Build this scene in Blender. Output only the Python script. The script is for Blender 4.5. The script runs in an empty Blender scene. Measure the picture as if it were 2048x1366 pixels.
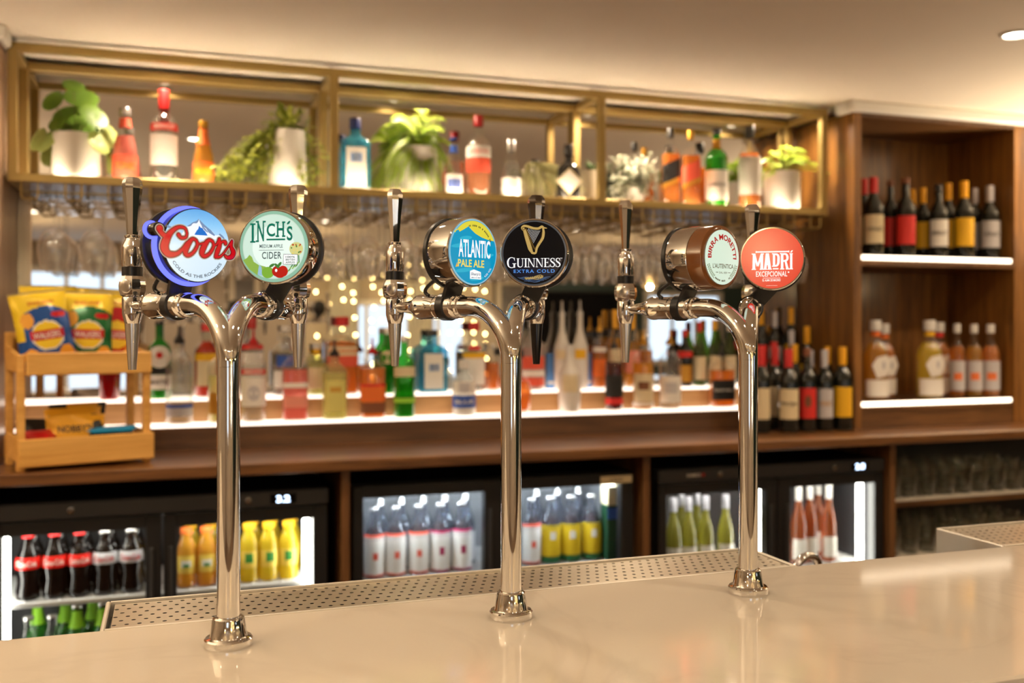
import bpy, bmesh, math, random
from math import sin, cos, tan, atan, atan2, radians, pi, sqrt, floor
from mathutils import Vector, Matrix
random.seed(11)
S = bpy.context.scene
COL = S.collection
# ------------------------------------------------------------------ camera
EYE = 1.50                      # camera height
YAW = radians(19.0)             # turned to the right of the bar's normal
FPX = 1985.0                    # focal length in pixels of the 2048 wide frame
cd = bpy.data.cameras.new('camera'); camo = bpy.data.objects.new('camera', cd); COL.objects.link(camo)
camo.location = (0, 0, EYE); camo.rotation_euler = (pi/2, 0, -YAW)
cd.sensor_width = 36.0; cd.lens = 36.0*FPX/2048.0; cd.shift_y = -35.0/2048.0
cd.clip_start = 0.02; cd.clip_end = 60
cd.dof.use_dof = True; cd.dof.focus_distance = 1.36; cd.dof.aperture_fstop = 3.4
S.camera = camo
# ------------------------------------------------------------------ world, colour, sampling
W = bpy.data.worlds.new('room_world'); S.world = W; W.use_nodes = True
W.node_tree.nodes['Background'].inputs[0].default_value = (1.0, .86, .7, 1)
W.node_tree.nodes['Background'].inputs[1].default_value = 0.05
vs = S.view_settings
S.display_settings.display_device = 'sRGB'
vs.view_transform = 'Standard'; vs.look = 'None'; vs.gamma = 1.0; vs.use_curve_mapping = False
vs.exposure = 0.30
cy = S.cycles
cy.max_bounces = 14; cy.diffuse_bounces = 4; cy.glossy_bounces = 7; cy.transmission_bounces = 8; cy.transparent_max_bounces = 40
cy.caustics_reflective = False; cy.caustics_refractive = False
cy.sample_clamp_indirect = 4.0; cy.sample_clamp_direct = 0.0
cy.use_denoising = True
try: cy.denoiser = 'OPENIMAGEDENOISE'
except Exception: pass
CEIL = EYE+.915
K = .66                         # size of a pixel at the counter, from the counter's mirror image of the shelf
WARM = (1.0, .79, .56)
# ceiling downlights: (x, y, watts); their fittings are built further down around the same places
DOWNLIGHTS = [(x, y, w) for y, w in ((2.44, 4.2), (0.7, 2.6), (-1.3, 5.0), (-3.5, 7.0)) for x in (-2.3, -1.05, .12, 1.3, 2.52, 3.7, 4.9)]  # the rearmost row is unseen, added to brighten the far wall
ADDED_SPOTS = [(-.02, 3.61, 5.0), (.86, 3.61, 3.0), (1.72, 3.61, 8.0), (2.44, 3.60, 4.0)]  # unseen spots added to light the shelf, cabinet side and counter
def lamp(name, x, y, z, w, size=.075, spread=150, col=WARM):
    l = bpy.data.lights.new(name, 'AREA'); l.shape = 'DISK'; l.size = size; l.energy = w; l.color = col; l.spread = radians(spread)
    o = bpy.data.objects.new(name, l); COL.objects.link(o); o.location = (x, y, z); return o
for x, y, w in DOWNLIGHTS: lamp('downlight_lamp', x, y, CEIL-.012, w)
for x, y, w in ADDED_SPOTS: lamp('added_spot_lamp', x, y, CEIL-.012, w, .05)
# ------------------------------------------------------------------ where things are: a picture column/row and a distance -> metres
CS, SN = cos(YAW), sin(YAW)
def depth(px, Y): u = (px-1024.0)/FPX; return Y/(CS-u*SN)
def X_at(px, Y): u = (px-1024.0)/FPX; return Y*(SN+u*CS)/(CS-u*SN)
def Z_at(px, py, Y): return EYE+(648.0-py)/FPX*depth(px, Y)
# ------------------------------------------------------------------ materials
def new_mat(name):
    m = bpy.data.materials.new(name); m.use_nodes = True; nt = m.node_tree
    for n in list(nt.nodes): nt.nodes.remove(n)
    out = nt.nodes.new('ShaderNodeOutputMaterial'); return m, nt, out
def N(nt, t, **k):
    n = nt.nodes.new(t)
    for a, v in k.items(): setattr(n, a, v)
    return n
def L(nt, a, b): nt.links.new(a, b)
def c4(c): return (c[0], c[1], c[2], 1.0)
def srgb(r, g, b):
    f = lambda v: ((v/255.0)/12.92) if v/255.0 <= .04045 else (((v/255.0)+.055)/1.055)**2.4
    return (f(r), f(g), f(b))
_pm = {}
def pm(name, col, rough=.5, metal=0.0, emit=0.0, coat=0.0, ecol=None, var=0.0, scale=40.0, bump=0.0, spec=.5):
    """principled, with a fine procedural variation of tone and roughness"""
    if name in _pm: return _pm[name]
    m, nt, out = new_mat(name); p = N(nt, 'ShaderNodeBsdfPrincipled'); L(nt, p.outputs[0], out.inputs[0])
    p.inputs['Base Color'].default_value = c4(col); p.inputs['Roughness'].default_value = rough; p.inputs['Metallic'].default_value = metal
    p.inputs['Coat Weight'].default_value = coat; p.inputs['Coat Roughness'].default_value = .05; p.inputs['Specular IOR Level'].default_value = spec
    if emit: p.inputs['Emission Color'].default_value = c4(ecol or col); p.inputs['Emission Strength'].default_value = emit
    if var or bump:
        tc = N(nt, 'ShaderNodeTexCoord'); nz = N(nt, 'ShaderNodeTexNoise'); nz.inputs['Scale'].default_value = scale; nz.inputs['Detail'].default_value = 4
        L(nt, tc.outputs['Object'], nz.inputs['Vector'])
        if var:
            mx = N(nt, 'ShaderNodeMixRGB'); mx.inputs[1].default_value = c4([v*(1-var) for v in col]); mx.inputs[2].default_value = c4([min(1, v*(1+var)) for v in col])
            L(nt, nz.outputs[0], mx.inputs[0]); L(nt, mx.outputs[0], p.inputs['Base Color'])
        if bump:
            b = N(nt, 'ShaderNodeBump'); b.inputs['Strength'].default_value = bump; b.inputs['Distance'].default_value = .002
            L(nt, nz.outputs[0], b.inputs['Height']); L(nt, b.outputs[0], p.inputs['Normal'])
    _pm[name] = m; return m
def lit(name, col, s=.62):
    """a backlit printed face: it gives off its own colour"""
    return pm(name, [v*.28 for v in col], .16, 0, s, 0.0, ecol=col, spec=.35)
def emitter(name, col, s):
    if name in _pm: return _pm[name]
    m, nt, out = new_mat(name); e = N(nt, 'ShaderNodeEmission'); e.inputs[0].default_value = c4(col); e.inputs[1].default_value = s
    L(nt, e.outputs[0], out.inputs[0]); _pm[name] = m; return m
def wood(name, dark, light, axis='x', rough=.35, coat=.2, scale=1.0, spec=.5):
    if name in _pm: return _pm[name]
    m, nt, out = new_mat(name); p = N(nt, 'ShaderNodeBsdfPrincipled'); L(nt, p.outputs[0], out.inputs[0])
    tc = N(nt, 'ShaderNodeTexCoord'); mp = N(nt, 'ShaderNodeMapping')
    k = {'x': (1.2, 16, 16), 'y': (16, 1.2, 16), 'z': (16, 16, 1.2)}[axis]
    mp.inputs['Scale'].default_value = [v*scale for v in k]; L(nt, tc.outputs['Object'], mp.inputs[0])
    n1 = N(nt, 'ShaderNodeTexNoise'); n1.inputs['Scale'].default_value = 2.2; n1.inputs['Detail'].default_value = 8; n1.inputs['Roughness'].default_value = .62; n1.inputs['Distortion'].default_value = .6
    L(nt, mp.outputs[0], n1.inputs['Vector'])
    r = N(nt, 'ShaderNodeValToRGB'); r.color_ramp.elements[0].position = .33; r.color_ramp.elements[0].color = c4(dark); r.color_ramp.elements[1].position = .68; r.color_ramp.elements[1].color = c4(light)
    L(nt, n1.outputs[0], r.inputs[0]); L(nt, r.outputs[0], p.inputs['Base Color'])
    b = N(nt, 'ShaderNodeBump'); b.inputs['Strength'].default_value = .15; b.inputs['Distance'].default_value = .001; L(nt, n1.outputs[0], b.inputs['Height']); L(nt, b.outputs[0], p.inputs['Normal'])
    p.inputs['Roughness'].default_value = rough; p.inputs['Coat Weight'].default_value = coat; p.inputs['Coat Roughness'].default_value = .12; p.inputs['Specular IOR Level'].default_value = spec
    _pm[name] = m; return m
def glass(name, tint=(.97, .985, .98), gloss=1.0, ior=1.45, solid=0.0, scol=None, rough=.02):
    """thin-walled glass: tinted transparency under a Fresnel reflection; solid = share of scattering (liquid, frosting)"""
    if name in _pm: return _pm[name]
    m, nt, out = new_mat(name)
    t = N(nt, 'ShaderNodeBsdfTransparent'); t.inputs[0].default_value = c4(tint); base = t.outputs[0]
    if solid:
        d = N(nt, 'ShaderNodeBsdfDiffuse'); d.inputs[0].default_value = c4(scol or tint)
        tr = N(nt, 'ShaderNodeBsdfTranslucent'); tr.inputs[0].default_value = c4(scol or tint)
        a = N(nt, 'ShaderNodeMixShader'); a.inputs[0].default_value = .5; L(nt, d.outputs[0], a.inputs[1]); L(nt, tr.outputs[0], a.inputs[2])
        b = N(nt, 'ShaderNodeMixShader'); b.inputs[0].default_value = solid; L(nt, base, b.inputs[1]); L(nt, a.outputs[0], b.inputs[2]); base = b.outputs[0]
    g = N(nt, 'ShaderNodeBsdfGlossy'); g.inputs['Roughness'].default_value = rough; g.inputs[0].default_value = (gloss, gloss, gloss, 1)
    f = N(nt, 'ShaderNodeLayerWeight'); f.inputs[0].default_value = .5; r0 = ((ior-1)/(ior+1))**2
    q = N(nt, 'ShaderNodeMath', operation='POWER'); q.inputs[1].default_value = 2.8; L(nt, f.outputs['Facing'], q.inputs[0])
    s = N(nt, 'ShaderNodeMath', operation='MULTIPLY_ADD'); s.inputs[1].default_value = .85; s.inputs[2].default_value = r0; L(nt, q.outputs[0], s.inputs[0])
    x = N(nt, 'ShaderNodeMixShader'); L(nt, s.outputs[0], x.inputs[0]); L(nt, base, x.inputs[1]); L(nt, g.outputs[0], x.inputs[2])
    L(nt, x.outputs[0], out.inputs[0]); _pm[name] = m; return m
def marble():
    m, nt, out = new_mat('white_marble'); p = N(nt, 'ShaderNodeBsdfPrincipled'); L(nt, p.outputs[0], out.inputs[0])
    tc = N(nt, 'ShaderNodeTexCoord'); mp = N(nt, 'ShaderNodeMapping'); mp.inputs['Rotation'].default_value = (0, 0, .6); L(nt, tc.outputs['Object'], mp.inputs[0])
    n1 = N(nt, 'ShaderNodeTexNoise'); n1.inputs['Scale'].default_value = 2.3; n1.inputs['Detail'].default_value = 9; n1.inputs['Distortion'].default_value = 1.6; L(nt, mp.outputs[0], n1.inputs['Vector'])
    a = N(nt, 'ShaderNodeMath', operation='SUBTRACT'); a.inputs[1].default_value = .5; L(nt, n1.outputs[0], a.inputs[0])
    b = N(nt, 'ShaderNodeMath', operation='ABSOLUTE'); L(nt, a.outputs[0], b.inputs[0])
    r = N(nt, 'ShaderNodeValToRGB'); r.color_ramp.elements[0].position = 0; r.color_ramp.elements[0].color = c4((.68, .60, .50)); r.color_ramp.elements[1].position = .035; r.color_ramp.elements[1].color = c4((.74, .66, .55))
    L(nt, b.outputs[0], r.inputs[0])
    n2 = N(nt, 'ShaderNodeTexNoise'); n2.inputs['Scale'].default_value = 1.4; n2.inputs['Detail'].default_value = 3; L(nt, mp.outputs[0], n2.inputs['Vector'])
    mx = N(nt, 'ShaderNodeMixRGB'); mx.inputs[1].default_value = c4((.73, .655, .55)); L(nt, n2.outputs[0], mx.inputs[0]); L(nt, r.outputs[0], mx.inputs[2])
    L(nt, mx.outputs[0], p.inputs['Base Color']); p.inputs['Roughness'].default_value = .075; p.inputs['Specular IOR Level'].default_value = .75
    return m
def perforated():
    """brushed steel plate with a staggered pattern of round holes that are open (you see the dark tray through them)"""
    m, nt, out = new_mat('perforated_steel'); p = N(nt, 'ShaderNodeBsdfPrincipled')
    p.inputs['Metallic'].default_value = 1; p.inputs['Roughness'].default_value = .3
    tc = N(nt, 'ShaderNodeTexCoord'); sp = N(nt, 'ShaderNodeSeparateXYZ'); L(nt, tc.outputs['Object'], sp.inputs[0])
    def M(op, a, b=None):
        n = N(nt, 'ShaderNodeMath', operation=op)
        for i, v in enumerate((a, b)):
            if v is None: continue
            if isinstance(v, (int, float)): n.inputs[i].default_value = v
            else: L(nt, v, n.inputs[i])
        return n.outputs[0]
    PX, PY = .0235*K, .0285*K
    fy = M('DIVIDE', sp.outputs[1], PY); row = M('FLOOR', fy); fr = M('SUBTRACT', M('FRACT', fy), .5)
    fx = M('ADD', M('DIVIDE', sp.outputs[0], PX), M('MULTIPLY', M('MODULO', row, 2.0), .5)); fc = M('SUBTRACT', M('FRACT', fx), .5)
    d = M('SQRT', M('ADD', M('POWER', M('MULTIPLY', M('ABSOLUTE', fc), PX), 2.0), M('POWER', M('MULTIPLY', M('ABSOLUTE', fr), PY), 2.0)))
    hole = M('LESS_THAN', d, .0043*K)
    nz = N(nt, 'ShaderNodeTexNoise'); nz.inputs['Scale'].default_value = 6; nz.inputs['Detail'].default_value = 5; L(nt, tc.outputs['Object'], nz.inputs['Vector'])
    mx = N(nt, 'ShaderNodeMixRGB'); mx.inputs[1].default_value = c4((.50, .42, .30)); mx.inputs[2].default_value = c4((.74, .68, .58)); L(nt, nz.outputs[0], mx.inputs[0]); L(nt, mx.outputs[0], p.inputs['Base Color'])
    t = N(nt, 'ShaderNodeBsdfTransparent'); x = N(nt, 'ShaderNodeMixShader'); L(nt, hole, x.inputs[0]); L(nt, p.outputs[0], x.inputs[1]); L(nt, t.outputs[0], x.inputs[2]); L(nt, x.outputs[0], out.inputs[0])
    return m
# shared ones
CHROME = pm('polished_chrome', (.79, .775, .755), .045, 1.0)
CHROMEB = pm('brushed_chrome', (.66, .62, .57), .24, 1.0)
BLACK = pm('black_plastic', (.012, .012, .013), .32)
BLACKG = pm('gloss_black', (.006, .006, .007), .08)
BRASS = pm('satin_brass', (.42, .30, .11), .42, .8, var=.08, scale=12)
WALNUT_X = wood('walnut_along', (.060, .024, .008), (.19, .088, .030), 'x')
WALNUT_Z = wood('walnut_upright', (.105, .039, .007), (.31, .132, .025), 'z', rough=.42)
PINE = wood('waxed_pine', (.62, .30, .055), (.86, .50, .14), 'x', rough=.5, coat=0, scale=.8)
OAKX = wood('oak_riser', (.34, .17, .06), (.50, .28, .11), 'x', rough=.5, coat=0)
FRIDGE = pm('fridge_charcoal', (.030, .030, .032), .42)
FRIDGED = pm('fridge_frame_black', (.014, .014, .015), .35)
WHITE = pm('white_plastic', (.78, .76, .72), .45)
CLEAR = glass('clear_glass', (.97, .975, .965), solid=.02, scol=(.9, .88, .84))
PANE = glass('fridge_door_glass', (.93, .95, .95), .8)
# ------------------------------------------------------------------ mesh builder
I4 = Matrix.Identity(4)
class MB:
    def __init__(s): s.v = []; s.f = []; s.m = []; s.mats = []
    def mi(s, mat):
        if mat not in s.mats: s.mats.append(mat)
        return s.mats.index(mat)
    def add(s, vs_, fs, mat, M=None):
        o = len(s.v); i = s.mi(mat)
        for p in vs_:
            p = Vector(p); s.v.append(tuple(M @ p) if M is not None else tuple(p))
        for f in fs: s.f.append([o+k for k in f]); s.m.append(i)
    def box(s, x0, x1, y0, y1, z0, z1, mat, M=None, b=0.0):
        if b <= 0:
            v = [(x0,y0,z0),(x1,y0,z0),(x1,y1,z0),(x0,y1,z0),(x0,y0,z1),(x1,y0,z1),(x1,y1,z1),(x0,y1,z1)]
            s.add(v, [(0,3,2,1),(4,5,6,7),(0,1,5,4),(1,2,6,5),(2,3,7,6),(3,0,4,7)], mat, M); return
        bm = bmesh.new(); bmesh.ops.create_cube(bm, size=1)
        for q in bm.verts: q.co = ((x0+x1)/2+q.co.x*(x1-x0), (y0+y1)/2+q.co.y*(y1-y0), (z0+z1)/2+q.co.z*(z1-z0))
        bmesh.ops.bevel(bm, geom=list(bm.edges), offset=min(b, .45*min(x1-x0, y1-y0, z1-z0)), segments=1, profile=.5, affect='EDGES')
        bm.verts.index_update(); s.add([q.co.copy() for q in bm.verts], [[q.index for q in f.verts] for f in bm.faces], mat, M); bm.free()
    def lathe(s, prof, mat, seg=24, M=None, sx=1.0, sy=1.0, n=2.0, a0=None, a1=None, cap0=True, cap1=True):
        """profile [(r, z)] round z; n > 2 gives a rounded-square section; a0..a1 an arc only"""
        full = a0 is None; k = seg if full else seg+1; vs_ = []; fs = []
        for r, z in prof:
            for i in range(k):
                a = 2*pi*(i+.5)/seg if full else a0+(a1-a0)*i/seg
                c, d = cos(a), sin(a)
                if n > 2: q = (abs(c)**n+abs(d)**n)**(-1.0/n); c *= q; d *= q
                vs_.append((r*sx*c, r*sy*d, z))
        for j in range(len(prof)-1):
            for i in range(seg):
                a = j*k+i; b = j*k+(i+1) % k if full else j*k+i+1
                fs.append((a, b, b+k, a+k))
        if full and cap0 and prof[0][0] > 1e-6: fs.append(list(range(k))[::-1])
        if full and cap1 and prof[-1][0] > 1e-6: fs.append([(len(prof)-1)*k+i for i in range(k)])
        s.add(vs_, fs, mat, M)
    def tube(s, pts, r, mat, seg=10, M=None, caps=True, flat=1.0):
        pts = [Vector(p) for p in pts]; n = len(pts); rs = r if isinstance(r, (list, tuple)) else [r]*n; vs_ = []; fs = []
        t0 = (pts[1]-pts[0]).normalized(); up = Vector((0, 0, 1)) if abs(t0.z) < .9 else Vector((1, 0, 0)); nr = t0.cross(up).normalized()
        for i, p in enumerate(pts):
            t = ((pts[min(i+1, n-1)]-pts[max(i-1, 0)])).normalized(); nr = (nr-t*nr.dot(t)).normalized(); bn = t.cross(nr)
            for j in range(seg):
                a = 2*pi*j/seg; vs_.append(p+nr*(cos(a)*rs[i])+bn*(sin(a)*rs[i]*flat))
        for i in range(n-1):
            for j in range(seg): fs.append((i*seg+j, i*seg+(j+1) % seg, (i+1)*seg+(j+1) % seg, (i+1)*seg+j))
        if caps: fs.append(list(range(seg))[::-1]); fs.append([(n-1)*seg+j for j in range(seg)])
        s.add(vs_, fs, mat, M)
    def fill(s, pts, mat, z=0.0, M=None):
        """a flat filled outline (may be concave) at height z"""
        from mathutils.geometry import tessellate_polygon
        v = [Vector((p[0], p[1], z)) for p in pts]
        ar = sum(v[i].x*v[(i+1) % len(v)].y-v[(i+1) % len(v)].x*v[i].y for i in range(len(v)))
        if ar < 0: v.reverse()
        tri = []
        for t in tessellate_polygon([v]):
            a, b, c = t
            tri.append(t if (v[b]-v[a]).cross(v[c]-v[a]).z > 0 else (a, c, b))
        s.add(v, tri, mat, M)
    def ell(s, x, y, rx, ry, mat, z=0.0, M=None, seg=36, rot=0.0):
        s.fill([(x+rx*cos(a)*cos(rot)-ry*sin(a)*sin(rot), y+rx*cos(a)*sin(rot)+ry*sin(a)*cos(rot)) for a in [2*pi*i/seg for i in range(seg)]], mat, z, M)
    def ring(s, r0, r1, mat, z=0.0, M=None, seg=64):
        v = [(r*cos(2*pi*i/seg), r*sin(2*pi*i/seg), z) for r in (r0, r1) for i in range(seg)]
        s.add(v, [(i, seg+i, seg+(i+1) % seg, (i+1) % seg) for i in range(seg)], mat, M)
    def stroke(s, pts, w, mat, z=0.0, M=None, smooth=6, round_ends=True):
        """a brush stroke: smooth curve through pts with widths w"""
        ws = w if isinstance(w, (list, tuple)) else [w]*len(pts); P = []; Q = []
        n = len(pts)
        for i in range(n-1):
            p0, p1, p2, p3 = (Vector(pts[max(i-1, 0)]), Vector(pts[i]), Vector(pts[i+1]), Vector(pts[min(i+2, n-1)]))
            m = smooth if n > 2 else 1
            for k in range(m):
                t = k/m
                P.append(.5*((2*p1)+(p2-p0)*t+(2*p0-5*p1+4*p2-p3)*t*t+(3*p1-p0-3*p2+p3)*t**3)); Q.append(ws[i]*(1-t)+ws[i+1]*t)
        P.append(Vector(pts[-1])); Q.append(ws[-1]); v = []
        for i, p in enumerate(P):
            t = (P[min(i+1, len(P)-1)]-P[max(i-1, 0)]).normalized(); nn = Vector((-t.y, t.x))
            v += [(p.x+nn.x*Q[i]/2, p.y+nn.y*Q[i]/2, z), (p.x-nn.x*Q[i]/2, p.y-nn.y*Q[i]/2, z)]
        s.add(v, [(2*i, 2*i+1, 2*i+3, 2*i+2) for i in range(len(P)-1)], mat, M)
        if round_ends:
            s.ell(P[0].x, P[0].y, Q[0]/2, Q[0]/2, mat, z, M, 14); s.ell(P[-1].x, P[-1].y, Q[-1]/2, Q[-1]/2, mat, z, M, 14)
    def text(s, txt, x, y, h, mat, w=None, bold=0.0, z=0.0, M=None, fn=None, spacing=1.0, shear=0.0):
        """lettering centred on (x, y), h high, w wide; fn maps (x, y) to a point (to bend it round an arc or a bottle)"""
        vs_, fs = glyphs(txt, bold, spacing, shear)
        if not vs_: return
        x0 = min(p[0] for p in vs_); x1 = max(p[0] for p in vs_); y0 = min(p[1] for p in vs_); y1 = max(p[1] for p in vs_)
        k = h/max(y1-y0, 1e-6); kx = w/max(x1-x0, 1e-6) if w else k; q = []
        for p in vs_:
            a = x+(p[0]-(x0+x1)/2)*kx; b = y+(p[1]-(y0+y1)/2)*k
            q.append(fn(a, b) if fn else (a, b, z))
        s.add(q, fs, mat, M)
    def obj(s, name, parent=None, loc=None, smooth=35, rotz=0.0):
        me = bpy.data.meshes.new(name); me.from_pydata(s.v, [], s.f)
        for m in s.mats: me.materials.append(m)
        me.polygons.foreach_set('material_index', s.m); me.update()
        if smooth: me.shade_smooth(); me.set_sharp_from_angle(angle=radians(smooth))
        o = bpy.data.objects.new(name, me); COL.objects.link(o)
        if parent is not None: o.parent = parent
        if loc is not None: o.location = loc
        if rotz: o.rotation_euler.z = rotz
        return o
_gl = {}
def glyphs(txt, bold, spacing, shear):
    key = (txt, bold, spacing, shear)
    if key not in _gl:
        c = bpy.data.curves.new('t', 'FONT'); c.body = txt; c.offset = bold; c.resolution_u = 4; c.space_character = spacing; c.shear = shear
        o = bpy.data.objects.new('t', c); COL.objects.link(o); bpy.context.view_layer.update()
        dg = bpy.context.evaluated_depsgraph_get(); e = o.evaluated_get(dg); me = e.to_mesh()
        vs_ = [tuple(v.co) for v in me.vertices]; fs = []
        for p in me.polygons:
            fs.append(list(p.vertices) if p.normal.z >= 0 else list(p.vertices)[::-1])
        e.to_mesh_clear(); bpy.data.objects.remove(o); bpy.data.curves.remove(c); _gl[key] = (vs_, fs)
    return _gl[key]
# ------------------------------------------------------------------ scene bookkeeping
def tag(o, label, cat, group=None, kind=None):
    if label: o['label'] = label
    if cat: o['category'] = cat
    if group: o['group'] = group
    if kind: o['kind'] = kind
    return o
def thing(name, label, cat, loc=(0, 0, 0), rotz=0.0, group=None):
    o = bpy.data.objects.new(name, None); COL.objects.link(o); o.location = loc; o.rotation_euler = (0, 0, rotz); o.empty_display_size = .05
    return tag(o, label, cat, group)
def struct(mb, name, label=None, cat=None):
    o = mb.obj(name); o['kind'] = 'structure'
    return tag(o, label, cat)
def dup(root, loc, rotz=None, label=None, group=None):
    r = root.copy(); COL.objects.link(r); r.location = loc
    if rotz is not None: r.rotation_euler = (0, 0, rotz)
    if label: r['label'] = label
    if group: r['group'] = group
    for ch in list(root.children):
        c = ch.copy(); COL.objects.link(c); c.parent = r
        for g in list(ch.children):
            d = g.copy(); COL.objects.link(d); d.parent = c
    return r
# ================================================================== THE ROOM
CT = EYE-.585*K                # bar counter top
DZ = EYE-1.685
WT = EYE-.435                  # back worktop top
YM = 3.788                     # mirror face
CEILM = pm('ceiling_paint', (.86, .77, .65), .75, var=.03, scale=3)
WALLB = pm('beige_wall_paint', (.46, .385, .31), .8, var=.05, scale=4)
WALLG = pm('dark_green_wall_paint', (.045, .075, .07), .7, var=.06, scale=4)
TRIMW = pm('white_gloss_trim', (.80, .76, .69), .35)
FLOORM = wood('floor_boards', (.05, .025, .012), (.14, .075, .035), 'y', rough=.3, scale=.5)
b = MB(); b.box(-3.4, 9.2, -4.4, 3.95, -.06, 0, FLOORM); struct(b, 'floor')
b = MB(); b.box(-3.4, 9.2, -4.4, 3.95, CEIL, CEIL+.06, CEILM); struct(b, 'ceiling')
b = MB(); b.box(-3.4, 9.2, 3.83, 3.95, 0, CEIL, WALLB); struct(b, 'wall_back')
b = MB(); b.box(-3.46, -3.4, -4.4, 3.95, 0, CEIL, WALLB); struct(b, 'wall_left')
b = MB(); b.box(9.2, 9.26, -4.4, 3.95, 0, CEIL, WALLG); struct(b, 'wall_right')
b = MB(); b.box(-3.4, 4.6, -4.46, -4.4, 0, CEIL, WALLB); struct(b, 'wall_front')
b = MB(); b.box(4.6, 9.2, -4.46, -4.4, 0, CEIL, WALLG); struct(b, 'wall_front.001')
DAY = emitter('daylight_pane', (.66, .82, 1.0), 1.7)
for i, (x0, x1, z0, z1, nx) in enumerate(((-1.45, -.35, .77, 2.07, 3), (1.95, 3.45, .77, 1.72, 5), (6.05, 7.1, 1.02, 1.87, 3))):
    b = MB(); b.box(x0-.07, x1+.07, -4.4, -4.36, z0-.07, z0, TRIMW); b.box(x0-.07, x1+.07, -4.4, -4.36, z1, z1+.07, TRIMW)
    b.box(x0-.07, x0, -4.4, -4.36, z0, z1, TRIMW); b.box(x1, x1+.07, -4.4, -4.36, z0, z1, TRIMW)
    for k in range(1, nx): xx = x0+(x1-x0)*k/nx; b.box(xx-.025, xx+.025, -4.4, -4.37, z0, z1, TRIMW)
    b.box(x0, x1, -4.398, -4.39, z0, z1, DAY)
    struct(b, 'window_%d' % (i+1))
# things on the far wall that only the mirror shows
FRAMEB = pm('dark_picture_frame', (.03, .022, .016), .4); MOUNT = pm('picture_mount', (.62, .55, .45), .8); PRINT = pm('grey_print', (.16, .15, .15), .8, var=.5, scale=9)
for k, (x, z, w, h) in enumerate(((.18, 1.92, .42, .56), (.82, 1.92, .42, .56), (1.32, 1.87, .34, .5), (4.12, 1.77, .5, .7))):
    t = thing('framed_picture', ('dark framed picture on the beige wall nearest the first window, seen in the mirror', 'dark framed picture second from the first window, seen in the mirror', 'smaller dark framed picture beside the fairy lights, seen in the mirror', 'tall framed picture next to the television, seen in the mirror')[k], 'picture', (x, -4.385, z), 0, 'pictures on the far wall')
    b = MB(); b.box(-w/2, w/2, -.012, .015, -h/2, h/2, FRAMEB, b=.004); b.obj('frame', t)
    b = MB(); b.box(-w/2+.03, w/2-.03, .015, .018, -h/2+.03, h/2-.03, MOUNT); b.obj('mount', t)
    b = MB(); b.box(-w/2+.1, w/2-.1, .018, .020, -h/2+.12, h/2-.12, PRINT); b.obj('print', t)
t = thing('television', 'black wall television on the far wall, seen in the mirror', 'television', (5.0, -4.36, 1.57))
b = MB(); b.box(-.62, .62, -.035, .03, -.36, .36, BLACK, b=.01); b.obj('casing', t)
b = MB(); b.box(-.6, .6, .03, .033, -.34, .34, BLACKG); b.obj('screen', t)
pend = None
for px_, py_, lb in ((4.81, -1.9, 'golden globe pendant lamp nearest the television, seen in the mirror'), (1.0, -2.2, 'added golden globe pendant lamp over the customer side'), (7.2, -1.6, 'added golden globe pendant lamp by the green wall'), (-1.4, -1.9, 'added golden globe pendant lamp near the first window')):  # only the one by the television is known; the others are added light
    if pend is None:
        pend = t = thing('pendant_lamp', lb, 'lamp', (px_, py_, CEIL), 0, 'golden pendant lamps')
        b = MB(); b.tube([(0, 0, 0), (0, 0, -.34)], .004, BLACK, 6); b.obj('cord', t)
        b = MB(); b.lathe([(.0, -.55), (.06, -.53), (.09, -.46), (.06, -.39), (.018, -.35), (.018, -.33)], glass('amber_globe', (1, .86, .58), solid=.12, scol=(1, .7, .3)), 20); b.obj('globe', t)
        b = MB(); b.lathe([(.0, -.50), (.022, -.48), (.028, -.45), (.015, -.40)], emitter('filament', (1, .68, .30), 14), 12); b.obj('bulb', t)
    else: dup(pend, (px_, py_, CEIL), 0, lb)
    l = bpy.data.lights.new('pendant_light', 'POINT'); l.energy = 22; l.color = (1, .84, .66); l.shadow_soft_size = .018
    o = bpy.data.objects.new('pendant_light', l); COL.objects.link(o); o.location = (px_, py_, CEIL-.525)
ub = None  # uplighters added out of view to brighten the ceiling
for px_, py_, lb in ((4.4, 2.9, 'added bowl-shaped uplighter out of view past the wine cabinet'), (-1.9, 1.6, 'added bowl-shaped uplighter out of view past the tall cabinet')):
    if ub is None:
        ub = t = thing('added_uplighter', lb, 'lamp', (px_, py_, CEIL), 0, 'added bowl uplighters')
        b = MB()
        for k in range(3): b.tube([(0, 0, 0), (.17*cos(k*2.094), .17*sin(k*2.094), -.86)], .002, BRASS, 5)
        b.obj('chains', t)
        b = MB(); b.lathe([(0, -1.0), (.08, -.985), (.15, -.93), (.175, -.86), (.168, -.86), (.14, -.925), (.07, -.97), (0, -.98)], BRASS, 32, cap0=False, cap1=False); b.obj('bowl', t)
        b = MB(); b.lathe([(0, -.93), (.10, -.93), (.10, -.925), (0, -.925)], emitter('added_uplight_lens', (1, .82, .58), 30), 24, cap0=False, cap1=False); b.obj('lens', t)
    else: dup(ub, (px_, py_, CEIL), 0, lb)
    l = bpy.data.lights.new('added_uplight', 'AREA'); l.shape = 'DISK'; l.size = .2; l.energy = 70; l.color = (1, .80, .55)
    o = bpy.data.objects.new('added_uplight', l); COL.objects.link(o); o.location = (px_, py_, CEIL-.915); o.rotation_euler = (pi, 0, 0)
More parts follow.
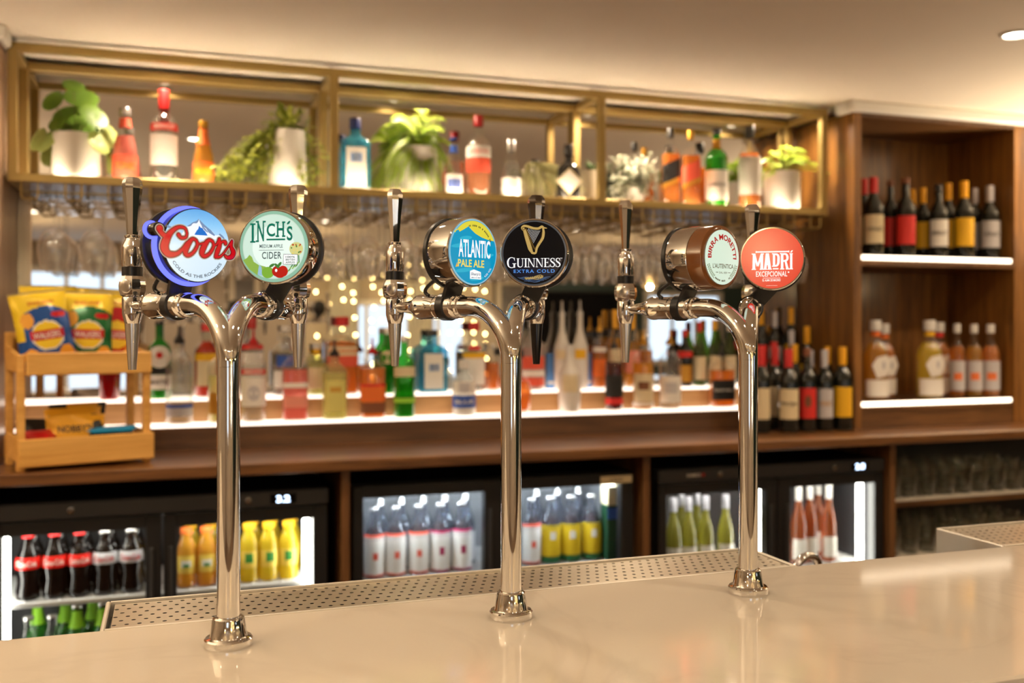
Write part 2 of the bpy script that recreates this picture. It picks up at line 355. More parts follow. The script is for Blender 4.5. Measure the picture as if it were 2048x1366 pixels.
# curtain of warm fairy lights in front of the far window
BULB = emitter('fairy_bulb', (1.0, .72, .28), 44); WIRE = pm('fairy_wire', (.25, .2, .12), .5)
t = thing('fairy_light_curtain', 'curtain of warm fairy lights hanging before a window, seen in the mirror', 'fairy lights', (0, -4.2, 0))
for k in range(14):
    x = 1.62+.16*k+random.uniform(-.03, .03)
    b = MB(); b.tube([(x, 0, 2.36), (x+random.uniform(-.02, .02), 0, .82)], .0018, WIRE, 4)
    for j in range(9):
        z = 2.25-.17*j+random.uniform(-.05, .05)
        b.lathe([(0, -.013), (.010, -.007), (.010, .007), (0, .013)], BULB, 6, Matrix.Translation((x+random.uniform(-.02, .02), 0, z)))
    b.obj('light_strand', t)
# curtains of pale cloth beside that window
CURT = pm('pale_curtain', (.55, .52, .46), .9)
for k, x in enumerate((1.80, 2.72)):
    b = MB(); v = []; n = 24
    for i in range(n+1):
        for z in (.25, 2.34): v.append((x+.34*i/n, -4.28+.025*sin(i*1.6), z))
    b.add(v, [(2*i, 2*i+2, 2*i+3, 2*i+1) for i in range(n)], CURT)
    o = b.obj('curtain'); tag(o, ('pale curtain nearer the framed pictures beside the fairy lights, seen in the mirror', 'pale curtain nearer the television beside the fairy lights, seen in the mirror')[k], 'curtain', 'curtains at the far window')
# ceiling downlights (their lamps are set at the top of the script)
LENS = emitter('downlight_lens', (1, .86, .66), 22)
t0 = None
for i, (x, y, w) in enumerate(DOWNLIGHTS):
    seen = abs(x-2.52) < .01 and abs(y-2.44) < .01
    lab = 'round white recessed downlight in the ceiling near the wine cabinet' if seen else 'unseen round recessed downlight in the ceiling over the customer side'
    if t0 is None:
        t0 = thing('downlight', lab, 'downlight', (x, y, CEIL), 0, 'recessed ceiling downlights')
        b = MB(); b.lathe([(.036, -.001), (.038, -.007), (.047, -.006), (.050, -.0005)], TRIMW, 32, cap0=False, cap1=False); b.obj('trim_ring', t0)
        b = MB(); b.lathe([(0, -.0035), (.036, -.003), (.036, -.001)], LENS, 28, cap1=False); b.obj('lens', t0)
    else: dup(t0, (x, y, CEIL), 0, lab)
for x, y, w in ADDED_SPOTS:
    d = dup(t0, (x, y, CEIL), 0, 'small unseen downlight added in the ceiling above the brass bottle shelf', 'added downlights above the brass shelf'); d.scale = (.6, .6, 1)
# ================================================================== THE FRONT COUNTER
t = thing('bar_counter', 'pale marble bar counter carrying the three chrome beer taps', 'bar counter', (0, 0, 0))
MARB = marble()
b = MB(); b.box(-1.8, 4.8, 1.285*K, 2.047*K, CT-.03, CT, MARB, b=.003); b.obj('countertop', t)
b = MB(); b.box(-1.78, 4.78, .93, .96, 0, CT-.03, WALNUT_X)
for k in range(8): b.box(-1.7+.82*k, -1.0+.82*k, 0.915, .93, .14, CT-.14, WALNUT_X, b=.006)
b.obj('front_panel', t)
b = MB(); b.box(-1.78, 4.78, .96, 1.33, CT-.07, CT-.03, FRIDGED); b.obj('under_frame', t)
# drip trays
STEELP = perforated(); STEEL = pm('brushed_steel', (.74, .69, .60), .42, .75, var=.1, scale=7); DARKIN = pm('tray_dark', (.02, .017, .014), .5)
def tray(label, x0, x1, y0, y1, top, deep, w):
    t = thing('drip_tray', label, 'drip tray', (x0, y0, top), 0, 'steel drip trays')
    X, Y = x1-x0, y1-y0; b = MB()
    b.box(0, X, 0, Y, -deep, -deep+.004, STEEL)
    b.box(0, .006, 0, Y, -deep, 0, w, b=.0015); b.box(X-.006, X, 0, Y, -deep, 0, w, b=.0015); b.box(.006, X-.006, 0, .006, -deep, 0, w); b.box(.006, X-.006, Y-.006, Y, -deep, 0, w)
    b.obj('tray', t)
    b = MB(); b.box(.007, X-.007, .007, Y-.007, -.022, -.020, DARKIN); b.obj('tray_floor', t)
    b = MB(); b.add([(.012, .008, -.003), (X-.007, .008, -.003), (X-.007, Y-.007, -.003), (.012, Y-.007, -.003)], [(0, 1, 2, 3)], STEELP); b.obj('perforated_plate', t, smooth=0)
tray('long perforated steel drip tray behind the three beer taps', -.128*K, 1.44*K, 2.051*K, 2.262*K, CT-.001, .04, STEEL)
tray('short perforated steel drip tray at the far end of the counter', 2.075*K, 3.5*K, 2.053*K, 2.295*K, CT, .12, STEEL)
# sink tap peeping over the counter edge
YK = 2.42*K; sx, sz = X_at(1614, YK), Z_at(1614, 1117, YK)
t = thing('sink_tap', 'low arched chrome sink tap just showing over the counter edge', 'sink tap', (sx, YK, sz-.3*K)); t.scale = (K, K, K)
b = MB(); b.tube([(.055*cos(a), .02*cos(a), .262+.045*sin(a)) for a in [pi*k/12 for k in range(13)]]+[(-.055, -.02, .19)], .012, CHROME, 12); b.tube([(.055, .02, .262), (.055, .02, 0)], .012, CHROME, 12); b.obj('spout', t)
b = MB(); b.lathe([(.03, 0), (.03, .012), (.016, .03)], CHROME, 20, Matrix.Translation((.055, .02, 0))); b.obj('base', t)
t = thing('bar_sink', 'steel bar sink below the arched tap', 'sink', (sx, YK-.02, 0))
b = MB(); b.box(-.15, .15, -.07, .12, sz-.22, sz-.3*K, STEEL, b=.003); b.obj('basin', t)
b = MB(); b.box(-.14, .14, -.06, .11, 0, sz-.22, STEEL); b.obj('stand', t)
# ================================================================== THE BACK BAR
YW = 3.18
t = thing('back_bar_worktop', 'long dark walnut worktop running behind the bar', 'worktop', (0, 0, 0))
WTOP = wood('walnut_worktop', (.085, .033, .010), (.22, .095, .030), 'x', rough=.32, coat=.15)
b = MB(); b.box(-1.7, 4.2, YW, YM, WT-.037, WT, WTOP, b=.004); b.obj('board', t)
t = thing('back_bar_carcass', 'dark under-counter carcass with wooden dividers between the fridges', 'bar cabinet', (0, 0, 0))
PARTN = wood('walnut_divider', (.10, .042, .014), (.24, .11, .04), 'z', rough=.4)
for x in (-.575, X_at(691, 3.24), X_at(1292, 3.24), X_at(1784, 3.24)):
    b = MB(); b.box(x-.013, x+.013, 3.235, 3.77, .105, WT-.037, PARTN); b.obj('divider', t)
b = MB(); b.box(-1.7, 4.2, 3.77, 3.785, .105, WT-.037, BLACK); b.obj('back_board', t)
b = MB(); b.box(-1.7, 4.2, 3.26, 3.77, 0, .105, BLACK); b.obj('plinth', t)
XB = X_at(1784, 3.24)+.013
EDGE = pm('pale_shelf_edge', (.62, .55, .45), .4)
for z in (EYE-.712, EYE-.945):
    b = MB(); b.box(XB, 4.2, 3.26, 3.77, z-.022, z, WALNUT_X); b.box(XB, 4.2, 3.255, 3.77, z, z+.004, EDGE); b.obj('glass_shelf', t)
# mirror
MIRR = pm('mirror_silver', (.70, .68, .65), .012, 1.0)
t = thing('bar_mirror', 'large mirror covering the wall behind the bottles', 'mirror', (0, 0, 0))
b = MB(); b.box(-.498, 2.652, YM, YM+.006, WT, CEIL-.01, MIRR); b.obj('silvered_glass', t, smooth=0)
b = MB(); b.box(-.498, 2.652, YM+.0065, YM+.012, WT, CEIL-.01, FRIDGED); b.obj('backing', t, smooth=0)
# lit display steps
GLOW = emitter('lit_acrylic', (1.0, .78, .62), 2.3)
RISER = wood('step_riser', (.060, .024, .009), (.145, .066, .025), 'x', rough=.4)
S1Y, S2Y = 3.600, 3.695; S1Z, S2Z = EYE-.348, EYE-.2647
for nm, y0, y1, z0, z1, rm in (('lower', S1Y, S2Y, WT, S1Z, RISER), ('upper', S2Y, YM-.002, WT, S2Z, OAKX)):
    t = thing('bottle_step', nm+' glowing bottle step along the foot of the mirror', 'display step', (0, 0, 0), 0, 'lit bottle steps')
    b = MB(); b.box(-.49, 2.645, y0+.004, y0+.016, z0, z1-.009, rm); b.obj('riser', t)
    b = MB(); b.box(-.49, 2.645, y0, y1-.0015, z1-.009, z1, GLOW, b=.003); b.obj('glowing_top', t)
# hanging brass shelf
t = thing('hanging_shelf', 'long brass-framed hanging shelf of bottles and plants', 'shelf', (0, 0, 0))
Y0, Y1 = 3.50, 3.782; ZB, ZT = EYE+.4816, EYE+.9005; TB = .029
PX = (X_at(24, Y0), X_at(669, Y0), X_at(1205, Y0), X_at(1650, Y0)); x0, x1 = PX[0]-TB/2, PX[3]+TB/2
for i, x in enumerate(PX):
    for y in (Y0, Y1-TB):
        b = MB(); b.box(x-TB/2, x+TB/2, y, y+TB, ZB-.02, ZT-.02, BRASS, b=.002); b.obj('post', t)
    for z in (ZB-.027, ZT-TB):
        b = MB(); b.box(x-TB/2+.001, x+TB/2-.001, Y0+TB, Y1-TB, z, z+.027, BRASS, b=.002); b.obj('cross_rail', t)
for y in (Y0-.0005, Y1-TB+.0005):
    for z in (ZB-.027, ZT-TB):
        b = MB(); b.box(x0, x1, y, y+TB, z, z+TB-.002, BRASS, b=.002); b.obj('long_rail', t)
BOARD = wood('shelf_board', (.30, .19, .09), (.46, .31, .17), 'x', rough=.35)
b = MB(); b.box(x0+.01, x1-.01, Y0+TB+.014, Y1-TB-.014, ZB-.022, ZB-.004, BOARD); b.box(x0+.01, x1-.01, Y0+TB, Y1-TB, ZB-.025, ZB-.022, BOARD); b.obj('board', t)
STRIP = emitter('shelf_light_strip', (1.0, .80, .56), 56.0); STRIPR = emitter('shelf_rear_light_strip', (1.0, .80, .56), 60.0)
for y, stm in ((Y0+TB+.001, STRIP), (Y1-TB-.013, STRIPR)):
    b = MB(); b.box(x0+.03, x1-.03, y, y+.012, ZB-.022, ZB-.005, stm); b.obj('light_strip', t)
for i in range(24):
    x = X_at(58, Y0)-.0245+i*.1295
    if x+.05 > x1: break
    b = MB(); zr = EYE+.402; zt = ZB-.027
    for y in (Y0+.014, Y1-.045):
        b.tube([(x, y, zt), (x, y, zr+.008), (x+.003, y, zr+.002), (x+.008, y, zr), (x+.041, y, zr), (x+.046, y, zr+.002), (x+.049, y, zr+.008), (x+.049, y, zt)], .0034, BRASS, 8)
    for xx in (x+.006, x+.043): b.tube([(xx, Y0+.014, zr), (xx, Y1-.045, zr)], .0034, BRASS, 8)
    b.obj('glass_rail', t)
# wine cabinet
WCX0, WCX1, WCY = X_at(1708.5, 3.40), X_at(2029, 3.40), 3.40
t = thing('wine_cabinet', 'tall open walnut wine cabinet standing on the worktop', 'cabinet', (0, 0, 0))
ZC = EYE+.874
b = MB(); b.box(WCX0, WCX0+.035, WCY, 3.82, WT, ZC, WALNUT_Z); b.obj('side_panel', t)
b = MB(); b.box(WCX1, WCX1+.07, WCY, 3.82, WT, ZC, WALNUT_Z); b.obj('side_panel', t)
b = MB(); b.box(WCX0+.035, WCX1, 3.80, 3.82, WT, ZC, WALNUT_Z); b.obj('back_panel', t)
b = MB(); b.box(WCX0+.035, WCX1, WCY, 3.80, EYE+.856, ZC, WALNUT_X); b.obj('top_panel', t)
b = MB(); b.box(WCX0+.035, WCX1, WCY+.002, 3.80, EYE+.243, EYE+.283, WALNUT_X); b.obj('shelf_board', t)
b = MB(); b.box(WCX0+.035, WCX1, WCY+.002, 3.80, EYE-.36, EYE-.324, WALNUT_X); b.obj('shelf_board', t)
b = MB(); b.box(WCX0+.035, WCX1, WCY+.006, WCY+.03, WT, EYE-.36, WALNUT_X); b.obj('kick_board', t)
CSTRIP = emitter('cabinet_light_strip', (1.0, .80, .58), 4.0)
for z in (EYE+.266, EYE-.341):
    b = MB(); b.box(WCX0+.036, WCX1-.02, WCY-.006, WCY+.0015, z, z+.018, CSTRIP, b=.002); b.obj('light_strip', t)
for nm, a in (('trim_1', ((WCX0-.03, WCX1+.4, WCY-.03, WCY+.0), (WCX0-.03, WCX0, WCY, 3.49))), ('trim_2', ((-1.8, -.47, 3.365, 3.40), (-.5, -.475, 3.40, 3.49)))):
    b = MB()
    for q in a: b.box(q[0], q[1], q[2], q[3], ZC-.004, CEIL, TRIMW, b=.008)
    struct(b, nm)
t = thing('wall_panelling', 'plain walnut panelling beyond the wine cabinet', 'panelling', (0, 0, 0))
b = MB(); b.box(WCX1+.071, WCX1+.42, WCY+.01, 3.82, WT, ZC, WALNUT_Z); b.obj('panel', t)
# tall cabinet at the other end
t = thing('tall_cabinet', 'tall brown wooden cabinet side beside the mirror and crisp crate', 'cabinet', (0, 0, 0))
PANL = wood('pale_walnut_side', (.42, .25, .16), (.60, .40, .27), 'z', rough=.35)
b = MB(); b.box(-.522, -.5, 3.40, 3.82, WT, ZC, PANL); b.obj('side_panel', t)
b = MB(); b.box(-1.7, -.522, 3.402, 3.42, WT, ZC, WALNUT_Z); b.obj('door', t)
# ================================================================== THE THREE BEER TAPS
ZP = .622                      # height of the side arms above the counter
HALF = radians(28); ARM = .36  # the two arms leave the column at +-28 degrees, their taps sit .36 m out
RP = .0208
def arm_frame(side):
    d = Vector((side*sin(HALF), cos(HALF), 0)); q = Vector((0, 0, 1)).cross(d)
    return Matrix(((d.x, q.x, 0, 0), (d.y, q.y, 0, 0), (0, 0, 1, ZP), (0, 0, 0, 1))), d
RX = Matrix.Rotation(pi/2, 4, 'Y')           # lathe axis z -> x
def microtext(mb, x0, x1, y, h, mat, z, M, fn=None, seed=1):
    """print too small to read: a row of tiny dashes"""
    r = random.Random(seed); x = x0
    while x < x1:
        w = r.uniform(.5, 1.0)*h
        if r.random() > .16:
            q = [(x, y-h/2), (x+w, y-h/2), (x+w, y+h/2), (x, y+h/2)]
            q = [fn(*p) for p in q] if fn else [(p[0], p[1], z) for p in q]
            mb.add(q, [(0, 1, 2, 3)] if not fn else [(0, 1, 2, 3)], mat, M)
        x += w+.28*h
def arc_top(R, z): return lambda x, y: (((R+y)*cos(pi/2-x/R)), ((R+y)*sin(pi/2-x/R)), z)
def arc_bot(R, z): return lambda x, y: (((R-y)*cos(-pi/2+x/R)), ((R-y)*sin(-pi/2+x/R)), z)
def serif_text(mb, txt, x, y, h, w, mat, z, M):
    T = []; adv = 0
    def rect(a, b, c, d): return ('r', a, b, c, d)
    for i, ch in enumerate(txt):
        k = 1.18 if i == 0 else 1.0; g = []
        if ch == 'I': g = [rect(.12, .28, 0, 1), rect(.02, .38, 0, .05), rect(.02, .38, .95, 1)]; wd = .40
        elif ch == 'U': g = [('s', [(.17, 1), (.17, .35), (.22, .12), (.43, .03), (.64, .12), (.70, .35), (.70, 1)], [.16, .16, .14, .08, .06, .06, .06]), rect(.02, .34, .95, 1), rect(.56, .84, .95, 1)]; wd = .86
        elif ch == 'N': g = [rect(.11, .17, 0, 1), rect(.74, .80, 0, 1), ('p', [(.02, 1), (.22, 1), (.80, 0), (.74, 0), (.66, .06)]), rect(.02, .28, 0, .05), rect(.62, .92, .95, 1)]; wd = .94
        elif ch == 'E': g = [rect(.10, .26, 0, 1), rect(.02, .62, .95, 1), rect(.02, .66, 0, .05), rect(.2, .5, .49, .54), rect(.57, .62, .80, 1), rect(.61, .66, 0, .22), rect(.46, .5, .41, .62)]; wd = .70
        elif ch == 'S': g = [('s', [(.52, .76), (.45, .93), (.29, .98), (.13, .88), (.12, .70), (.3, .54), (.46, .42), (.54, .26), (.46, .08), (.3, .02), (.13, .08), (.07, .24)], [.04, .05, .06, .09, .13, .17, .17, .13, .09, .06, .05, .04]), rect(.50, .54, .68, .98), rect(.05, .09, .02, .32)]; wd = .62
        elif ch == 'G': g = [('s', [(.74, .76), (.66, .92), (.46, .98), (.24, .9), (.1, .66), (.1, .36), (.2, .12), (.44, .02), (.62, .06), (.72, .16)], [.05, .06, .06, .1, .17, .17, .1, .06, .06, .06]), rect(.64, .80, .02, .42), rect(.54, .90, .38, .43), rect(.72, .76, .68, .98)]; wd = .94
        T.append((adv, k, g)); adv += wd*k
    sx = w/adv
    for a, k, g in T:
        f = lambda p: (x-w/2+(a+p[0]*k)*sx, y-h/2+p[1]*k*h-(.06*h if k > 1 else 0))
        for e in g:
            if e[0] == 'r': mb.fill([f((e[1], e[3])), f((e[2], e[3])), f((e[2], e[4])), f((e[1], e[4]))], mat, z, M)
            elif e[0] == 'p': mb.fill([f(p) for p in e[1]], mat, z, M)
            else: mb.stroke([f(p) for p in e[1]], [v*k*sx for v in e[2]], mat, z, M, 5, False)
WHT = lit('badge_white', (.92, .95, .97), .75)
def gradient_face(name, z0, z1, stops, s):
    m, nt, out = new_mat(name); p = N(nt, 'ShaderNodeBsdfPrincipled'); L(nt, p.outputs[0], out.inputs[0])
    tc = N(nt, 'ShaderNodeTexCoord'); sp = N(nt, 'ShaderNodeSeparateXYZ'); L(nt, tc.outputs['Object'], sp.inputs[0])
    mr = N(nt, 'ShaderNodeMapRange'); mr.inputs[1].default_value = z0; mr.inputs[2].default_value = z1; L(nt, sp.outputs[2], mr.inputs[0])
    nz = N(nt, 'ShaderNodeTexNoise'); nz.inputs['Scale'].default_value = 140; nz.inputs['Detail'].default_value = 5; L(nt, tc.outputs['Object'], nz.inputs['Vector'])
    a = N(nt, 'ShaderNodeMath', operation='MULTIPLY_ADD'); a.inputs[1].default_value = .03; L(nt, nz.outputs[0], a.inputs[0]); L(nt, mr.outputs[0], a.inputs[2])
    r = N(nt, 'ShaderNodeValToRGB'); e = r.color_ramp.elements; e[0].position = stops[0][0]; e[0].color = c4(stops[0][1]); e[1].position = stops[-1][0]; e[1].color = c4(stops[-1][1])
    for q, c in stops[1:-1]: w = e.new(q); w.color = c4(c)
    L(nt, a.outputs[0], r.inputs[0]); L(nt, r.outputs[0], p.inputs['Emission Color']); p.inputs['Emission Strength'].default_value = s
    p.inputs['Base Color'].default_value = (.12, .16, .2, 1); p.inputs['Roughness'].default_value = .16; return m
BZ = ZP+.112                   # badge centre above the counter
# ---- one artwork function per badge: draws in face-radius units; M maps them onto the face
def art_coors(A, T, M):
    c = lambda x, y: ((x-607)/352.0, (565-y)/432.0)
    sky = gradient_face('mountain_sky', BZ-.068, BZ+.068, [(0, (.62, .78, .92)), (.5, (.66, .83, .96)), (.80, (.20, .56, .92)), (1.0, (.04, .34, .78))], .80)
    A.ell(0, 0, 1, 1, sky, .0, M, 64)
    snow = lit('snow', (.80, .88, .96), .8); rock = lit('rock_blue', srgb(120, 150, 196)); blue = lit('peak_blue', srgb(0, 104, 200), .8)
    A.fill([c(*p) for p in ((440, 445), (490, 350), (520, 345), (560, 296), (590, 290), (622, 248), (660, 300), (700, 330), (740, 370), (770, 385), (805, 430), (860, 420), (900, 450), (760, 490), (500, 500))], snow, .006, M)
    for pts, w in (([(500, 345), (530, 330), (560, 298), (596, 288), (622, 250)], [.02, .05, .03, .06, .02]), ([(628, 260), (660, 310), (705, 345), (740, 385), (795, 432)], [.02, .08, .05, .10, .04]), ([(655, 330), (690, 370), (720, 400)], [.03, .05, .02]), ([(285, 365), (320, 372), (360, 385)], [.08, .05, .02]), ([(845, 410), (880, 440), (905, 470)], [.05, .06, .03])):
        A.stroke([c(*p) for p in pts], w, rock, .010, M, 3, False)
    A.fill([c(*p) for p in ((572, 440), (600, 385), (612, 372), (625, 328), (640, 350), (660, 352), (672, 375), (690, 392), (716, 440))], blue, .014, M)
    dk = lit('slogan_blue', srgb(40, 62, 92), .4)
    T.text('COLD AS THE ROCKIES', 0, 0, .085, dk, 1.72, .012, 0, M, arc_bot(.86, .012), 1.0)
    red = lit('script_red', srgb(214, 20, 30), .62); dark = lit('script_edge', srgb(120, 8, 20), .4); pale = lit('script_halo', srgb(214, 190, 170), .5)
    P = []
    P.append(([(492, 430), (468, 372), (400, 366), (325, 430), (272, 530), (258, 620), (300, 685), (380, 680), (445, 620), (492, 545), (545, 498)], [.05, .07, .09, .15, .25, .28, .21, .13, .10, .08, .06]))
    P.append(([(492, 430), (478, 478), (430, 488), (402, 455)], [.05, .07, .09, .11]))
    P.append(([(208, 398), (222, 440), (262, 478), (300, 480)], [.22, .14, .15, .16]))
    for dx in (0, 178):
        P.append(([(590+dx, 505), (545+dx, 496), (492+dx, 580), (474+dx, 652), (500+dx, 690), (556+dx, 655), (602+dx, 565), (590+dx, 505)], [.07, .10, .18, .17, .11, .09, .09, .07]))
    P.append(([(596, 520), (625, 548), (668, 535)], [.05, .04, .05]))
    P.append(([(774, 525), (805, 545), (845, 470)], [.05, .05, .07]))
    P.append(([(842, 476), (846, 540), (822, 620), (804, 688)], [.10, .12, .15, .11]))
    P.append(([(846, 545), (872, 505), (905, 500), (912, 520)], [.04, .06, .09, .11]))
    P.append(([(804, 688), (840, 690), (885, 650), (940, 560), (985, 482)], [.09, .07, .045, .04, .05]))
    P.append(([(985, 486), (976, 555), (1000, 620), (982, 676), (935, 692), (908, 670)], [.06, .11, .16, .15, .10, .07]))
    for z, add, m in ((.022, .095, pale), (.026, .045, dark), (.030, 0, red)):
        for pts, w in P: T.stroke([c(*p) for p in pts], [v*.80+add for v in w], m, z, M, 6)
def art_inchs(A, T, M):
    c = lambda x, y: ((x-1430)/395.0, (610-y)/425.0)
    A.ell(0, 0, 1, 1, lit('mint_rim', srgb(150, 202, 178), .6), 0, M, 64); A.ell(0, 0, .91, .91, lit('mint_line', srgb(212, 238, 226), .6), .005, M, 64); A.ell(0, 0, .88, .88, lit('mint_face', srgb(202, 232, 220), .72), .009, M, 64)
    A.ell(0, -.02, .62, .62, lit('mint_glow', srgb(222, 243, 236), .78), .012, M, 48)
    g = lit('orchard_teal', srgb(16, 128, 104), .5); ink = lit('cider_ink', srgb(70, 92, 96), .4)
    for ch, x, y, w, h in (('I', 1190, 445, 26, 215), ('N', 1282, 428, 78, 238), ('C', 1400, 412, 98, 158), ('H', 1512, 405, 84, 170), ('S', 1618, 455, 66, 172)):
        px, py = c(x, y); T.text(ch, px, py, h/425, g, w/395, .022, .024, M)
    for x0, x1, y in ((1160, 1222, 340), (1160, 1222, 552), (1225, 1262, 312), (1225, 1262, 545), (1305, 1342, 312), (1350, 1566, 526), (1455, 1496, 322), (1530, 1568, 322), (1455, 1496, 488), (1530, 1568, 488)):
        T.fill([c(x0, y-10), c(x1, y-10), c(x1, y+10), c(x0, y+10)], g, .024, M)
    px, py = c(1606, 328); T.ell(px, py, .065, .03, g, .024, M, 16, .8)
    for s, x, y, w, h in (('MEDIUM APPLE', 1403, 605, 268, 42), ('CIDER', 1410, 715, 225, 84)):
        px, py = c(x, y); T.text(s, px, py, h/425, ink, w/395, .010, .024, M, None, 1.08)
    T.fill([c(1262, 650), c(1548, 650), c(1548, 655), c(1262, 655)], ink, .024, M)
    gl = lit('leaf_light', srgb(160, 205, 90), .5); gm = lit('leaf_mid', srgb(80, 150, 70), .45)
    hill = [c(x, y) for x, y in ((1075, 770), (1120, 745), (1150, 705), (1180, 735), (1200, 790), (1260, 830), (1340, 850), (1340, 950), (1240, 950), (1150, 880))]
    A.fill(hill, gl, .014, M); A.fill([c(*p) for p in ((1262, 830), (1290, 850), (1300, 960), (1245, 945))], lit('stream', srgb(160, 205, 235), .6), .017, M)
    px, py = c(1365, 920); A.ell(px, py, .18, .16, lit('green_apple', srgb(140, 200, 70), .5), .018, M)
    r = lit('red_apple', srgb(205, 40, 28), .5); px, py = c(1470, 905); A.ell(px, py, .145, .15, r, .021, M); px, py = c(1540, 905); A.ell(px, py, .145, .155, r, .0215, M); px, py = c(1505, 935); A.ell(px, py, .16, .12, r, .0212, M)
    px, py = c(1462, 895); A.ell(px, py, .035, .045, WHT, .024, M, 16)
    for x, y, ro in ((1412, 836, .5), (1500, 826, .9), (1470, 840, 2.4)): px, py = c(x, y); A.ell(px, py, .09, .04, gm, .024, M, 16, ro)
    px, py = c(1692, 640); A.ell(px, py, .20, .19, lit('blossom', srgb(220, 222, 150), .6), .016, M); A.stroke([c(1715, 650), c(1725, 800)], .03, gm, .015, M)
    rr = random.Random(4)
    for k in range(16):
        x, y = c(1692+rr.uniform(-62, 62), 640+rr.uniform(-60, 60)); A.ell(x, y, .022, .022, (r, lit('petal', srgb(245, 225, 120), .6), gm)[k % 3], .019, M, 10)
    for k in range(9): x, y = c(1600+k*14, 880-k*9+rr.uniform(-25, 25)); A.ell(x, y, .05, .018, gm if k % 2 else gl, .016, M, 10, .9)
    T.fill([c(1546, 700), c(1712, 704), c(1704, 830), c(1540, 826)], ink, .022, M); T.fill([c(1550, 705), c(1707, 709), c(1700, 825), c(1545, 821)], WHT, .0245, M)
    for s, y in (('100%', 736), ('BRITISH', 768), ('APPLES', 801)): px, py = c(1626, y); T.text(s, px, py, .055, lit('sign_green', srgb(40, 96, 80), .4), .27, .012, .028, M)
def art_atlantic(A, T, M):
    c = lambda x, y: ((x-640)/300.0, (560-y)/465.0)
    A.ell(0, 0, 1, 1, lit('pale_blue_rim', srgb(150, 205, 230), .6), 0, M, 64); A.ell(0, 0, .96, .96, lit('sea_cyan', srgb(0, 152, 200), .7), .006, M, 64)
    for k, (x, y, w) in enumerate(((470, 480, .36), (790, 600, .36), (520, 820, .38), (680, 930, .30), (540, 370, .26))): px, py = c(x, y); A.ell(px, py, w, .06, lit('sea_light', srgb(40, 178, 214), .7), .009+.0005*k, M, 24, .12)
    wave = [c(*p) for p in ((392, 292), (430, 258), (452, 264), (462, 292), (520, 250), (574, 205), (610, 250), (660, 298), (740, 345), (820, 372), (898, 385))]
    arc = [(.945*cos(a), .945*sin(a)) for a in [radians(24+(145-24)*i/24) for i in range(25)]]
    yl = lit('sun_yellow', srgb(222, 214, 66), .7); A.fill(wave+arc, yl, .013, M)
    microtext(A, -.55, .55, 0, .05, lit('sand_ink', srgb(120, 120, 60), .4), 0, M @ Matrix.Rotation(-.42, 4, 'Z'), arc_top(.80, .017), 3)
    px, py = c(650, 515); T.text('ATLANTIC', px, py, .54, WHT, 1.34, .020, .018, M)
    px, py = c(606, 722); T.text('PALE ALE', px, py, .225, lit('ale_yellow', srgb(240, 220, 90), .7), 1.10, .022, .018, M)
    T.fill([c(410, 782), c(440, 775), c(432, 712)], lit('sail_orange', srgb(235, 180, 60), .7), .018, M)
    T.fill([c(*p) for p in ((590, 828), (640, 803), (728, 838), (732, 942), (590, 938))], WHT, .018, M)
    px, py = c(661, 873); T.text("Sharp's", px, py, .11, lit('sea_ink', srgb(30, 90, 140), .4), .40, .01, .022, M, None, 1, .2); microtext(T, px-.18, px+.18, py-.1, .025, lit('sea_ink', srgb(30, 90, 140), .4), .022, M)
    T.text('4.5% VOL', 0, 0, .06, WHT, .40, 0, 0, M @ Matrix.Rotation(.78, 4, 'Z'), arc_bot(.86, .018))
